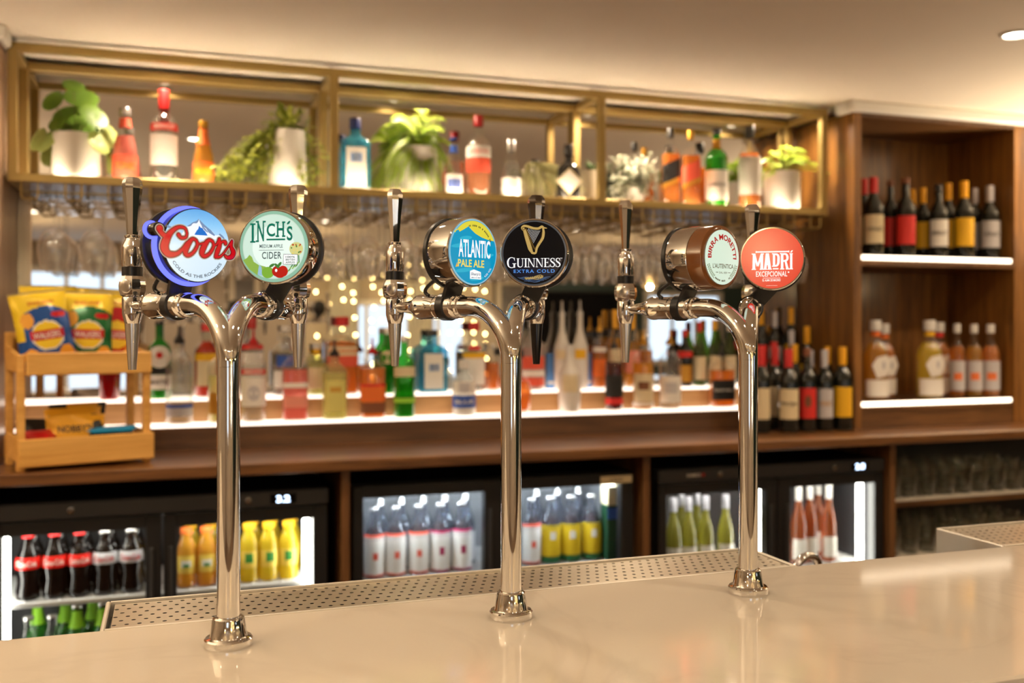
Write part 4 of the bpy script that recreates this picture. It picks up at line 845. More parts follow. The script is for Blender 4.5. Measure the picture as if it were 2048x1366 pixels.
POTW = pm('white_ceramic', (.76, .71, .63), .45, bump=.2, scale=30); POTG = pm('taupe_ceramic', (.36, .30, .21), .55); SOIL = pm('potting_soil', (.03, .02, .012), .9, var=.4)
STEM = pm('plant_stem', (.16, .15, .05), .6)
def pot(t, r0, r1, h, m, ribs=0):
    b = MB(); pr = [(0, .001), (r0*.94, .001), (r0, .004)]
    k = 14 if ribs else 3
    for i in range(1, k+1):
        f = i/k; pr.append((r0+(r1-r0)*f-(.0016 if ribs and i % 2 else 0), .004+(h-.004)*f))
    pr += [(r1-.004, h), (r1-.006, h-.012)]
    b.lathe(pr, m, 36, cap0=False, cap1=False); b.obj('pot', t, smooth=30)
    b = MB(); b.lathe([(0, h-.013), (r1-.005, h-.012)], SOIL, 24, cap1=False); b.obj('soil', t)
def plant(px, Y, z, wpx, wtop, hpy, label, m=POTW, ribs=0):
    Y = max(Y, Y0+TB+.006+max(wpx, wtop)*depth(px, Y)/FPX/2); Y = min(Y, Y1-TB-.004-max(wpx, wtop)*depth(px, Y)/FPX/2); t = thing('potted_plant', label, 'plant', (X_at(px, Y), Y, z+.0005), 0, 'potted plants on the brass shelf'); k = depth(px, Y)/FPX
    h = Z_at(px, hpy, Y)-z; pot(t, wpx*k/2, wtop*k/2, h, m, ribs); return t, k, h
rr = random.Random(5)
# round-leaved plant
t, k, h = plant(153, 3.60, ZS, 96, 86, 270, 'round-leaved green plant in a white tapered pot')
LV = leafm('coin_leaf', (.10, .22, .02), (.20, .34, .04)); LP = leafm('coin_leaf_pale', (.36, .44, .10), (.48, .56, .20))
b = MB(); s = MB(); b2 = MB()
for dx, dy, rad, pale, tx in ((-52, 20, 30, 1, -.9), (-20, -38, 26, 0, -.4), (8, -70, 34, 0, .1), (34, -28, 30, 0, .5), (-8, -22, 24, 0, 0), (60, 2, 27, 1, .9), (20, -48, 24, 0, .3), (-34, -16, 22, 0, -.6), (44, 24, 26, 1, .7), (-4, -88, 22, 0, .2), (-44, -60, 24, 0, -.5), (-70, 18, 26, 1, -1.0), (14, -6, 22, 0, .1)):
    c = Vector((dx*k, rr.uniform(-.05, .03), h+.01-dy*k)); rad *= k; nn = Vector((tx, -.75, .55+rr.uniform(-.2, .3))).normalized()
    q = nn.to_track_quat('Z', 'Y').to_matrix().to_4x4(); (b2 if pale else b).lathe([(0, 0), (rad*.6, .004), (rad, .0)], LP if pale else LV, 18, Matrix.Translation(c) @ q, cap1=False)
    s.tube([(0, 0, h-.01), tuple(Vector((c.x*.4, c.y*.4, h+.03))), tuple(c-nn*.002)], .0016, STEM, 5)
b.obj('leaves', t); b2.obj('pale_leaves', t); s.obj('stems', t)
# trailing plant
t, k, h = plant(576, 3.635, ZS, 74, 66, 263, 'yellow-green trailing plant spilling from a white pot')
TV = leafm('trailing_leaf', (.34, .40, .04), (.60, .62, .14)); TD = leafm('trailing_leaf_dark', (.16, .22, .03), (.32, .38, .06)); b = MB(); s = MB()
for i in range(60):
    a = rr.uniform(0, 2*pi); left = rr.random() < .74; tx = rr.uniform(-140, -20)*k if left else rr.uniform(10, 74)*k
    p0 = Vector((rr.uniform(-.02, .02), rr.uniform(-.02, .02), h)); p2 = Vector((tx, rr.uniform(-.075, .06), rr.uniform(.012, .15 if tx > -.16 else .08))); p1 = (p0+p2)/2+Vector((0, 0, rr.uniform(.03, .13))); pts = []
    for j in range(13):
        f = j/12; pts.append(p0*(1-f)**2+p1*2*f*(1-f)+p2*f*f)
    s.tube(pts, .001, STEM, 4)
    for j in range(2, 13):
        for q in range(2): leaf(b, pts[j], (rr.uniform(-1, 1), rr.uniform(-1, .4), rr.uniform(-.6, .5)), (0, -.3, 1), rr.uniform(.020, .034), rr.uniform(.013, .021), TV if rr.random() < .7 else TD, 3)
for i in range(120):
    a = rr.uniform(0, 2*pi); e = rr.uniform(.2, 1.4); d = Vector((cos(a)*cos(e), sin(a)*cos(e)*.7, sin(e))); leaf(b, Vector((0, 0, h))+d*rr.uniform(.02, .085), d+Vector((rr.uniform(-.6, .6), rr.uniform(-.6, .6), 0)), (0, 0, 1),   .032, .018, TD if rr.random() < .6 else TV, 3)
b.obj('leaves', t); s.obj('stems', t)
# feathery fern
def frond(b, s, p0, p1, p2, m, n=22, ll=.03, lw=.005, stem=.0011):
    pts = []
    for j in range(n+1):
        f = j/n; pts.append(p0*(1-f)**2+p1*2*f*(1-f)+p2*f*f)
    s.tube(pts, stem, STEM, 4)
    for j in range(2, n+1):
        d = (pts[j]-pts[j-1]).normalized(); sd = d.cross(Vector((0, -.5, 1))).normalized(); f = j/n; q = ll*(sin(pi*(.12+.86*f))**.7)
        for e in (-1, 1): leaf(b, pts[j], sd*e+d*.55+Vector((0, 0, -.12)), (0, -.4, 1), q, lw, m, 2, .15)
t, k, h = plant(838, 3.65, ZS, 72, 74, 297, 'bright green feathery fern in a white pot')
FV = leafm('fern_green', (.32, .48, .03), (.52, .66, .08)); FD = leafm('fern_dark', (.18, .32, .03), (.32, .48, .05)); b = MB(); s = MB()
for i in range(64):
    a = rr.uniform(0, 2*pi); rad = rr.uniform(.07, .170); up = rr.uniform(-.06, .14) if rr.random() < .6 else rr.uniform(-.16, -.05)
    p0 = Vector((0, 0, h-.008)); p2 = Vector((cos(a)*rad, max(-.085, min(.095, sin(a)*rad)), max(.02, h+up))); p1 = Vector((cos(a)*rad*.5, sin(a)*rad*.35, h+max(.03, up)+.06)); frond(b, s, p0, p1, p2, FV if i % 3 else FD, 20, .036, .0075)
for i in range(14): x = -.14+.2*rr.random(); frond(b, s, Vector((x*.3, -.03, h)), Vector((x, -.09, h*.7)), Vector((x*1.1+rr.uniform(-.04, .04), rr.uniform(-.10, -.06), .014)), FV, 20, .034, .008)
b.obj('fronds', t); s.obj('stems', t)
# grassy plant
t, k, h = plant(1066, 3.70, ZS, 40, 44, 340, 'grey-green grassy plant with arching strands beside the black gin bottle', POTG)
GV = leafm('grass_strand', (.46, .44, .18), (.72, .68, .36)); b = MB()
for i in range(150):
    a = rr.uniform(-1, 1); x2 = a*.10+.03; p2 = Vector((x2+(.05 if a > 0 else 0), rr.uniform(-.14, .03), rr.uniform(.012, .05))); p0 = Vector((rr.uniform(-.02, .02), rr.uniform(-.02, .02), h)); p1 = Vector((x2*.45, p2.y*.4, h+rr.uniform(.03, .085)))
    pts = [p0*(1-f)**2+p1*2*f*(1-f)+p2*f*f for f in [j/10 for j in range(11)]]; b.tube(pts, [.0026]*6+[.0024, .0021, .0018, .0013, .0006], GV, 4)
b.obj('strands', t)
# taupe pot with a small dark plant
t, k, h = plant(1181, 3.72, ZS, 38, 42, 343, 'small dark plant in a taupe pot behind the brass post', POTG)
DV = leafm('dark_leaf', (.03, .05, .02), (.07, .10, .04)); b = MB()
for i in range(30): a = rr.uniform(0, 2*pi); e = rr.uniform(.2, 1.5); d = Vector((cos(a)*cos(e)*.7, sin(a)*cos(e)*.6, sin(e))); leaf(b, Vector((0, 0, h-.01))+d*.008, d, (0, 0, 1), rr.uniform(.03, .055), .016, DV, 4)
b.obj('leaves', t)
# silvery bush
t, k, h = plant(1268, 3.67, ZS, 36, 40, 378, 'silvery small-leaved bush filling the shelf corner by the post')
SV = leafm('silver_leaf', (.42, .43, .32), (.70, .69, .56)); SD = leafm('silver_leaf_dark', (.12, .15, .10), (.28, .30, .20)); b = MB(); s = MB()
for i in range(90):
    a = rr.uniform(0, 2*pi); p0 = Vector((0, 0, h-.01)); ex = rr.uniform(.3, 1); p2 = Vector((cos(a)*.098*ex, max(-.10, min(.075, sin(a)*.10*ex)), rr.uniform(.02, .215))); p1 = Vector((p2.x*.4, p2.y*.4, h+.05)); pts = [p0*(1-f)**2+p1*2*f*(1-f)+p2*f*f for f in [j/9 for j in range(10)]]
    s.tube(pts, .001, STEM, 4)
    for j in range(2, 10):
        for q in range(3): leaf(b, pts[j], (rr.uniform(-1, 1), rr.uniform(-1, .6), rr.uniform(-.5, .9)), (0, -.2, 1), rr.uniform(.014, .026), rr.uniform(.011, .017), SV if rr.random() < .66 else SD, 3)
b.obj('leaves', t); s.obj('stems', t)
# fern in the ribbed pot
t, k, h = plant(1564, 3.60, ZS, 70, 72, 346, 'green sword fern in a white ribbed pot at the shelf end', POTW, 1)
b = MB(); s = MB()
for dx, dz, dy in ((-40, 10, -.05), (-30, 34, -.02), (-52, -10, -.04), (10, 46, -.03), (40, 44, -.05), (62, 36, .0), (88, 20, -.03), (98, 4, -.05), (70, 14, -.08), (30, 26, -.08), (-10, 40, .03), (50, 30, .04), (-46, 24, .03), (80, 30, .03), (20, 16, -.10)):
    p2 = Vector((dx*k, dy, h+dz*k-.01)); p0 = Vector((0, 0, h-.01)); p1 = Vector((dx*k*.45, dy*.4, h+.05+max(0, dz)*k*.9)); frond(b, s, p0, p1, p2, FV if rr.random() < .7 else FD, 14, .040, .014)
b.obj('fronds', t); s.obj('stems', t)
# ---------------------------------------------------------------- lower lit step (front row)
YA, YB = 3.645, 3.740; PK = CAPK; G1 = 'bottles on the lower lit step'; G2 = 'bottles on the upper lit step'
def A(px, w, top, label, *a, **k): return bottle(px, w, top, YA, S1Z+.0003, label, *a, group=G1, **k)
def B(px, w, top, label, *a, **k): return bottle(px, w, top, YB, S2Z+.0003, label, *a, group=G2, **k)
A(359, 55, 652, 'clear vodka bottle with a black pourer, first on the lower step from the crate', 'front', liquid=LCLR, fill=.72, pourer=PK, labels=((.10, .20, PGREY, 70), (.20, .24, PBLUE, 70)))
A(441, 50, 664, 'olive-gold bottle on the lower step mostly behind the first tap column', 'front', liquid=LYEL, pourer=PK, labels=((.12, .40, PGOLD, 60),))
t = A(507, 48, 656, 'clear vodka bottle with red pourer and white crest on the lower step', 'front', liquid=LCLR, fill=.72, pourer=CAPR, labels=((.20, .56, PW, 80), (.60, .665, PRED, 85, 'SMIRNOFF', PW, .6)))
crest(t, .0425, .27, .38, PGREY, .5, .10)
A(590, 52, 676, 'short square pink gin bottle on the lower step', 'square', liquid=LPINK, fill=.62, cap=CAPS, cap_f=.16, n=4, labels=((.16, .30, PPINK, 50), (.40, .46, PW, 60)))
A(669, 50, 680, 'tall pale yellow liqueur bottle with black pourer', 'front', glass_m=GPALE, liquid=LYEL, fill=.72, pourer=PK, n=3, labels=((.12, .60, paper('lemon', (216, 206, 116)), 42), (.42, .50, PGOLD, 24)))
A(745, 50, 676, 'square orange gin bottle with red pourer', 'fsquare', liquid=LORG, fill=.76, pourer=CAPR, n=4, labels=((.26, .48, PORG, 70), (.48, .52, PRED, 75), (.08, .24, PBROWN, 64)))
A(808, 42, 672, 'bright green gin bottle with pale label on the lower step', 'square', glass_m=GGREEN, liquid=LGRN, cap=CAPS, cap_f=.08, n=3, labels=((.50, .62, PCREAM, 70), (.18, .24, paper('lime', (150, 210, 60)), 80)))
A(928, 47, 720, 'stubby white bottle with blue band and white cap', 'squat', glass_m=GFROST, cap=CAPW, cap_f=.16, cap_r=1.3, labels=((.14, .36, PBLUE, 80, 'BLUE', PW, .3), (.40, .62, PW, 70), (.42, .60, PGREY, 28)))
A(1040, 62, 700, 'round peach-coloured bottle half hidden by the middle tap column', 'round', liquid=LORG, fill=.5, cap=CAPK, cap_f=.12)
t = A(1139, 46, 690, 'white coconut rum bottle in front of its taller twins', 'malibu', glass_m=GWHT, cap=CAPW, cap_f=.10, labels=((.30, .56, PCREAM, 40),))
crest(t, .041, .235, .45, PBROWN, .42, .12)
A(1228, 36, 668, 'dark red liqueur bottle with black pourer', 'front', liquid=LDARK, fill=.76, pourer=PK, labels=((.22, .56, PBLK, 80), (.10, .20, PRED, 80)))
A(1286, 43, 660, 'amber spiced rum bottle with white label', 'front', liquid=LGOLD, fill=.70, pourer=CAPG, labels=((.12, .54, PCREAM, 60), (.30, .42, PBROWN, 30), (.06, .11, PW, 80)))
A(1340, 48, 660, 'clear white rum bottle with gold pourer', 'front', liquid=LCLR, fill=.76, pourer=CAPG, labels=((.10, .50, PW, 64), (.24, .40, PGREY, 34)))
A(1443, 48, 684, 'square amber whiskey bottle with black label', 'fsquare', liquid=LAMB, fill=.70, pourer=PK, n=5, labels=((.14, .52, PBLK, 62, 'OLD NO 7', PW, .12),))
# ---------------------------------------------------------------- upper lit step (back row)
t = B(319, 46, 643, 'green vermouth bottle with a round white label', 'spirit', glass_m=GGREEN, cap=CAPK, cap_f=.05, labels=((.32, .40, PBLK, 85), (.12, .31, PW, 80, 'MARTINI', INK, .3)))
crest(t, .043, .28, .53, PW, .9, .14); crest(t, .0436, .28, .55, PRED, .25, .04)
B(413, 46, 648, 'orange aperitif bottle with yellow and white label', 'tall', liquid=LRED, fill=.76, cap=CAPRF, cap_f=.10, labels=((.16, .50, PCREAM, 50), (.50, .60, PYEL, 65)))
B(504, 44, 636, 'red-capped clear vodka bottle standing behind the crested one', 'spirit', liquid=LCLR, cap=CAPR, cap_f=.14, cap_r=1.2, labels=((.20, .56, PW, 80), (.60, .66, PRED, 85)))
B(570, 50, 652, 'clear vodka bottle with a small blue label on the upper step', 'spirit', liquid=LCLR, cap=CAPW, cap_f=.08, labels=((.42, .58, PBLUE, 38), (.12, .36, PW, 60)))
B(633, 40, 688, 'pale yellow bottle with a yellow neck band', 'squat', glass_m=GPALE, liquid=LYEL, cap=CAPW, cap_f=.10, labels=((.12, .54, PCREAM, 56), (.80, .90, PYEL, 160)))
B(684, 60, 634, 'large square orange liqueur bottle with red cap', 'square', liquid=LORG, fill=.68, cap=CAPRF, cap_f=.12, cap_r=1.4, n=5, labels=((.36, .50, PSALM, 60), (.50, .62, PCREAM, 60, 'ORANGE', PORG, .4)))
t = B(774, 36, 656, 'green gin bottle with a pale round label behind the bright green one', 'tall', glass_m=GGREEN, liquid=LGRN, cap=CAPS, cap_f=.1)
crest(t, .033, .25, .55, PCREAM, .8, .10)
B(864, 60, 660, 'pale blue square gin bottle with arched label on the upper step', 'square', glass_m=GBLUE, cap=CAPK, cap_f=.10, n=6, dr=.7, labels=((.06, .62, PW, 32), (.34, .46, PLBL, 18)))
B(948, 62, 645, 'white rum bottle with red cap and yellow band', 'spirit', liquid=LCLR, cap=CAPRF, cap_f=.12, cap_r=1.4, labels=((.10, .48, PW, 60), (.48, .56, PYEL, 75), (.60, .66, PRED, 30)))
B(986, 24, 688, 'slim peach bottle tucked beside the white rum', 'tall', liquid=LORG, fill=.6, cap=CAPS, cap_f=.12)
B(1066, 44, 640, 'tall pink gin bottle behind the black tap nozzle', 'tall', glass_m=GFROST, liquid=LPINK, fill=.6, cap=CAPW, cap_f=.12, labels=((.30, .48, PSALM, 85), (.20, .28, PW, 85), (.06, .18, PSALM, 80)))
t = thing('glass_holder', 'light blue box behind the white rum bottles', 'box', (X_at(1138, 3.7815), 3.7815, S2Z+.0003)); b = MB(); k = depth(1138, 3.779)/FPX
b.box(-48*k, 48*k, -.0045, .0045, 0, Z_at(1138, 706, 3.779)-S2Z, PLBL, b=.002); b.obj('box', t); b = MB(); b.box(-46*k, 46*k, -.0052, -.0047, .02, .03, PW); b.obj('stripe', t)
B(1124, 33, 602, 'tall white coconut bottle with pourer, nearer the middle tap', 'malibu', glass_m=GWHT, pourer=CAPW, labels=((.40, .52, PCREAM, 50),))
B(1160, 33, 601, 'tall white coconut bottle with pourer, nearer the third tap', 'malibu', glass_m=GWHT, pourer=CAPW, labels=((.40, .52, PYEL, 40),))
B(1199, 28, 634, 'slim amber bottle with gold neck and pourer', 'front', liquid=LAMB, fill=.72, pourer=CAPG, labels=((.62, .70, PW, 90), (.2, .5, PORG, 70)))
B(1230, 28, 620, 'amber bottle with tall gold cap behind the dark red liqueur', 'tall', liquid=LGOLD, fill=.64, cap=CAPG, cap_f=.24, cap_r=1.3, labels=((.2, .5, PCREAM, 60),))
B(1265, 32, 627, 'golden rum bottle with gold cap on the upper step', 'spirit', liquid=LGOLD, fill=.62, cap=CAPG, cap_f=.22, cap_r=1.25, labels=((.2, .5, PPINK, 65),))
B(1292, 26, 648, 'slim amber bottle with grey pourer behind the spiced rum', 'front', liquid=LAMB, fill=.72, pourer=CAPS, labels=((.2, .5, PCREAM, 60),))
B(1370, 30, 660, 'dark bottle with a red and gold label beside the white rum', 'wine', glass_m=GDARK, cap=CAPRF, cap_f=.12, labels=((.52, .62, PRED, 80), (.08, .38, PGOLD, 60)))
for px, top, lb, cf in ((1399, 644, 'green wine bottle with cream label, first by the dark red-labelled bottle', CAPRF), (1429, 640, 'green wine bottle with cream label between two others on the step', CAPG), (1459, 642, 'green wine bottle with cream label behind the square whiskey', CAPS)):
    B(px, 27, top, lb, 'burgundy', glass_m=GWINE, cap=cf, cap_f=.16, labels=((.10, .46, PCREAM, 66),), name='wine_bottle')
t = thing('red_tumbler', 'ribbed red plastic tumbler seen through the snack crate', 'tumbler', (X_at(218, YB), YB, S2Z+.0003)); k = depth(218, YB)/FPX; RG = glass('red_plastic', (.75, .02, .03), 1, 1.45, .5, (.5, .01, .015))
b = MB(); b.lathe([(0, .001), (17*k, .001), (18*k, .004), (21*k, .115), (19.5*k, .115), (17*k, .006), (0, .006)], RG, 28, cap0=False, cap1=False); b.obj('cup', t); b = MB(); b.lathe([(20.6*k, .108), (21.6*k, .110), (21.6*k, .115), (20.8*k, .117)], RG, 28); b.obj('rim', t)
# ---------------------------------------------------------------- wine
def wine(px, w, top, Y, z, label, cap, lab, group, txt=None, foil=.22, style='wine', g=None, f=(.16, .52), tm=None, ha=64, extra=()):
    return bottle(px, w, top, Y, z, label, style, glass_m=g or GDARK, cap=cap, cap_f=foil, cap_r=1.1, labels=((f[0], f[1], lab, ha, txt, tm or INK, .16),)+tuple(extra), group=group, name='wine_bottle', cat='wine bottle')
GW = 'wine bottles at the end of the worktop'
wine(1522, 36, 694, 3.44, WT, 'wine bottle with cream label just behind the third tap column', CAPRF, PCREAM, GW)
wine(1550, 34, 695, 3.54, WT, 'cream-labelled wine bottle with red foil set back behind the front row', CAPRF, PCREAM, GW)
wine(1577, 40, 698, 3.42, WT, 'wine bottle with wide cream label and red foil in the front row', CAPRF, PCREAM, GW, 'RIOJA')
t = wine(1614, 36, 696, 3.42, WT, 'wine bottle with plain red label in the front row', PBROWN, PRED, GW, None, .10); crest(t, .0372, .34, .36, PBROWN, .35, .07)
wine(1649, 34, 700, 3.42, WT, 'wine bottle with grey label and silver foil in the front row', PSILV, PGREY, GW, 'VINO', tm=PGOLD)
wine(1685, 38, 694, 3.42, WT, 'wine bottle with yellow label and yellow foil at the end of the front row', CAPY, PYEL, GW)
wine(1655, 30, 693, 3.52, WT, 'yellow-foiled wine bottle standing behind the grey-labelled one', CAPY, PYEL, GW)
wine(1621, 30, 701, 3.52, WT, 'silver-foiled wine bottle standing behind the red-labelled one', PSILV, PGREY, GW)
wine(1589, 30, 689, 3.53, WT, 'yellow-foiled wine bottle behind the wide cream label', CAPY, PYEL, GW)
wine(1614, 30, 653, YA, S1Z, 'tall yellow-foiled wine bottle on the lower step behind the red label', CAPY, PYEL, GW)
wine(1583, 30, 661, YA, S1Z, 'silver-foiled wine bottle on the lower step', PSILV, PGREY, GW)
wine(1548, 32, 684, YA, S1Z, 'red-foiled wine bottle on the lower step near the third tap', CAPRF, PRED, GW, foil=.14)
wine(1582, 28, 615, YB, S2Z, 'tallest yellow-foiled wine bottle on the upper step', CAPY, PYEL, GW)
wine(1550, 28, 623, YB, S2Z, 'silver-foiled wine bottle on the upper step', PSILV, PGREY, GW)
wine(1522, 26, 617, YB, S2Z, 'yellow-foiled wine bottle on the upper step beside the tap column', CAPY, PRED, GW)
ZU, ZL = EYE+.2832, EYE-.3238; GU = 'wine bottles on the upper cabinet shelf'
for px, w, top, Y, lb, cap, lab, foil, txt in (
    (1728, 34, 358, 3.585, 'red-foiled wine bottle nearest the cabinet side on the upper shelf', CAPRF, PCREAM, .20, None),
    (1747, 40, 355, 3.47, 'red-foiled wine bottle with wide cream label on the upper shelf', CAPRF, PCREAM, .20, 'VINO'),
    (1781, 32, 362, 3.56, 'red-labelled wine bottle set back on the upper shelf', PBROWN, PRED, .07, None),
    (1811, 39, 357, 3.47, 'red-labelled wine bottle standing forward on the upper shelf', PBROWN, PRED, .07, None),
    (1825, 30, 379, 3.66, 'yellow-foiled wine bottle half hidden by the forward red-labelled one', CAPY, PYEL, .22, None),
    (1846, 30, 376, 3.58, 'wine bottle with yellow oval label in the middle of the upper shelf', CAPY, PYEL, .22, None),
    (1877, 36, 370, 3.48, 'dark-necked wine bottle with white label on the upper shelf', CAPK, PW, .10, 'MERLOT'),
    (1897, 32, 367, 3.58, 'yellow-foiled wine bottle behind the white-labelled one', CAPY, PYEL, .22, None),
    (1928, 38, 363, 3.47, 'wine bottle with big yellow label standing forward on the upper shelf', CAPY, PYEL, .22, None),
    (1950, 30, 377, 3.57, 'silver-foiled wine bottle set back on the upper shelf', PSILV, PGREY, .22, None),
    (1980, 38, 372, 3.48, 'silver-foiled wine bottle at the open end of the upper shelf', PSILV, PGREY, .22, 'VINO')):
    wine(px, w, top, Y, ZU, lb, cap, lab, GU, txt, foil)
GLW = 'bottles on the lower cabinet shelf'
def rumb(px, w, Y, top, label, lq, lm):
    t = bottle(px, w, top, Y, ZL, label, 'squat', liquid=lq, fill=.72, cap=CAPW, cap_f=.13, cap_r=1.25, n=2.6, labels=((.05, .26, PW, 70), (.80, .86, lm, 170)), group=GLW, name='liqueur_bottle'); h = Z_at(px, top, Y)-ZL; r = w*depth(px, Y)/FPX/2
    b = MB(); M = Matrix.Translation((0, 0, h*.44)) @ Matrix.Rotation(pi/2, 4, 'X'); b.fill([(-.75*r, 0), (-.3*r, -.16*h), (.55*r, -.13*h), (.85*r, .0), (.55*r, .13*h), (-.3*r, .10*h)], PW, min(.041, r*1.03)+.002, M); b.ell(.25*r, 0, .14*r, .05*h, PGREY, min(.041, r*1.03)+.0026, M); b.obj('cut_label', t, smooth=0)
rumb(1751, 50, 3.48, 641, 'orange rum bottle with angular white label, nearest the cabinet side', LGOLD, PORG)
rumb(1768, 46, 3.60, 648, 'orange rum bottle half hidden behind the first rum bottle', LORG, PORG)
rumb(1859, 52, 3.47, 641, 'yellow rum bottle with angular white label', LYEL if False else liq('bright_yellow', (1, .88, .25), (.98, .76, .06), .6), PYEL)
rumb(1878, 46, 3.60, 645, 'orange rum bottle half hidden behind the yellow one', LORG, PRED)
for px, w, Y, top, lb, lq in ((1914, 30, 3.49, 648, 'slim brown spirit bottle with pale label, first of three', LAMB), (1948, 32, 3.48, 649, 'slim amber spirit bottle with pale label, middle of three', LGOLD), (1981, 35, 3.465, 649, 'slim orange-red spirit bottle with pale label, last of three', LORG)):
    bottle(px, w, top, Y, ZL, lb, 'tall', liquid=lq, fill=.70, cap=CAPW, cap_f=.12, cap_r=1.2, labels=((.10, .50, PGREY, 70), (.24, .34, PORG, 30)), group=GLW, name='liqueur_bottle')
# ---------------------------------------------------------------- hanging wine glasses
GLZ = EYE+.402+.0036
gt = thing('wine_glass', '', 'wine glass', (0, 3.56, GLZ)); GL = glass('stem_glass', (.985, .985, .98), 1.5, 1.5, .07, (.97, .93, .88), .03)
b = MB(); b.lathe([(0, .0045), (.012, .004), (.0365, .0006), (.0372, 0), (.0365, -.0004), (.012, -.0012), (.0042, -.008), (.0038, -.085)], GL, 24, cap0=False, cap1=False); b.obj('foot_and_stem', gt, smooth=50)
b = MB(); b.lathe([(.0038, -.085), (.010, -.090), (.030, -.103), (.045, -.125), (.0505, -.150), (.0500, -.175), (.0450, -.205), (.0395, -.232), (.0385, -.2325), (.0440, -.204), (.0490, -.175), (.0495, -.150), (.0440, -.126), (.029, -.105), (0, -.094)], GL, 28, cap0=False, cap1=False); b.obj('bowl', gt, smooth=50)
GH = 'wine glasses hanging under the brass shelf'; first = True
xg = X_at(58, Y0)-.0245+.049+.0402
for i in range(23):
    x = xg+i*.1295
    for j, y in enumerate((3.565, 3.695)):
        if j and i > 19: continue
        lb = 'clear wine glass hanging upside down under the brass shelf, front row' if j == 0 else 'clear wine glass hanging upside down under the brass shelf, back row'
        if j == 0 and i == 0: lb = 'hanging wine glass nearest the tall wooden cabinet side'
        if j == 0 and i == 1: lb = 'second hanging wine glass from the tall wooden cabinet side'
        if j == 0 and i == 22: lb = 'last hanging wine glass, next to the wine cabinet'
        xx = x+rr.uniform(-.004, .004)
        if first: gt.location = (xx, y, GLZ); gt['label'] = lb; gt['group'] = GH; first = False
        else: dup(gt, (xx, y, GLZ), rr.uniform(0, 3), lb, GH)
# ---------------------------------------------------------------- tumblers under the worktop
tt = thing('tumbler', '', 'tumbler', (0, 0, 0)); b = MB(); b.lathe([(.027, 0), (.029, .002), (.037, .118), (.0375, .12), (.036, .12), (.0275, .008), (0, .007)], glass('tumbler_glass', (.93, .94, .92), 1, 1.5), 20, cap0=False, cap1=False); b.obj('cup', tt, smooth=50)
b = MB(); b.lathe([(0, .0005), (.0268, .0005), (.0268, .006), (0, .0065)], glass('tumbler_base_glass', (.85, .88, .86), 1, 1.5), 20, cap0=False, cap1=False); b.obj('thick_base', tt)
first = True
for z, lb in ((EYE-.7079, 'clear tumbler in rows on the upper glass shelf under the worktop'), (EYE-.9409, 'clear tumbler in rows on the lower glass shelf under the worktop')):
    for i in range(9):
        for j in range(3):
            x = XB+.06+i*.092; y = 3.33+j*.115+rr.uniform(-.006, .006)
            if first: tt.location = (x, y, z); tt['label'] = lb; tt['group'] = 'tumblers under the worktop'; first = False
            else: dup(tt, (x, y, z), 0, lb, 'tumblers under the worktop')
# ================================================================== THE SNACK CRATE
CX, CY, CR = -.423, 3.213, radians(16.8)
t = thing('snack_crate', 'two-tier pine crate holding crisps and snack packets', 'crate', (CX, CY, WT), CR)
W0, D0 = .382, .215
def bd(nm, *a, **k):
    m = MB(); m.box(*a, PINE, b=.003, **k); return m.obj(nm, t)
for x in (0, W0-.022):
    for y, hh in ((0, .345), (D0-.03, .40)): bd('post', x, x+.022, y, y+.03, 0, hh)
bd('front_board', .0225, W0-.0005, -.012, -.0005, .282, .350)
bd('front_board', .002, W0+.006, -.016, -.0005, .014, .096)
bd('back_board', .0, W0, D0+.0005, D0+.012, .33, .41); bd('back_board', .0, W0, D0+.0005, D0+.012, .02, .09)
for x in (.0, W0-.0115):
    m = MB(); v = [(x, .0305, .294), (x, D0-.0305, .294), (x, D0-.0305, .365), (x, .0305, .345)]; v += [(p[0]+.0115, p[1], p[2]) for p in v]
    m.add(v, [(0, 1, 2, 3)[::-1], (4, 5, 6, 7), (0, 4, 5, 1)[::-1], (1, 5, 6, 2)[::-1], (2, 6, 7, 3)[::-1], (3, 7, 4, 0)[::-1]], PINE); m.obj('side_board', t)
    bd('side_board', x, x+.0115, .0305, D0-.0305, .027, .10)
bd('tray_floor', .0225, W0-.0225, .0, D0, .285, .293); bd('tray_floor', .0225, W0-.0225, .0, D0, .018, .026)
CM = Matrix.Translation((CX, CY, WT)) @ Matrix.Rotation(CR, 4, 'Z')
def cw(x, y, z): v = CM @ Vector((x, y, z)); return tuple(v)
BY = pm('crisp_yellow', srgb(240, 206, 44), .28, .1, bump=.35, scale=14); BR = pm('crisp_red', srgb(196, 24, 30), .25, .2, bump=.3, scale=14)
BB = pm('crisp_blue', srgb(18, 74, 150), .25, .2, bump=.3, scale=14); BG = pm('crisp_green', srgb(22, 104, 52), .25, .2, bump=.3, scale=14); BC = pm('crisp_chip', srgb(226, 158, 44), .5); BWH = pm('crisp_white', (.8, .78, .76), .35)
BIN = pm('bag_back_silver', (.6, .56, .46), .3, .6)
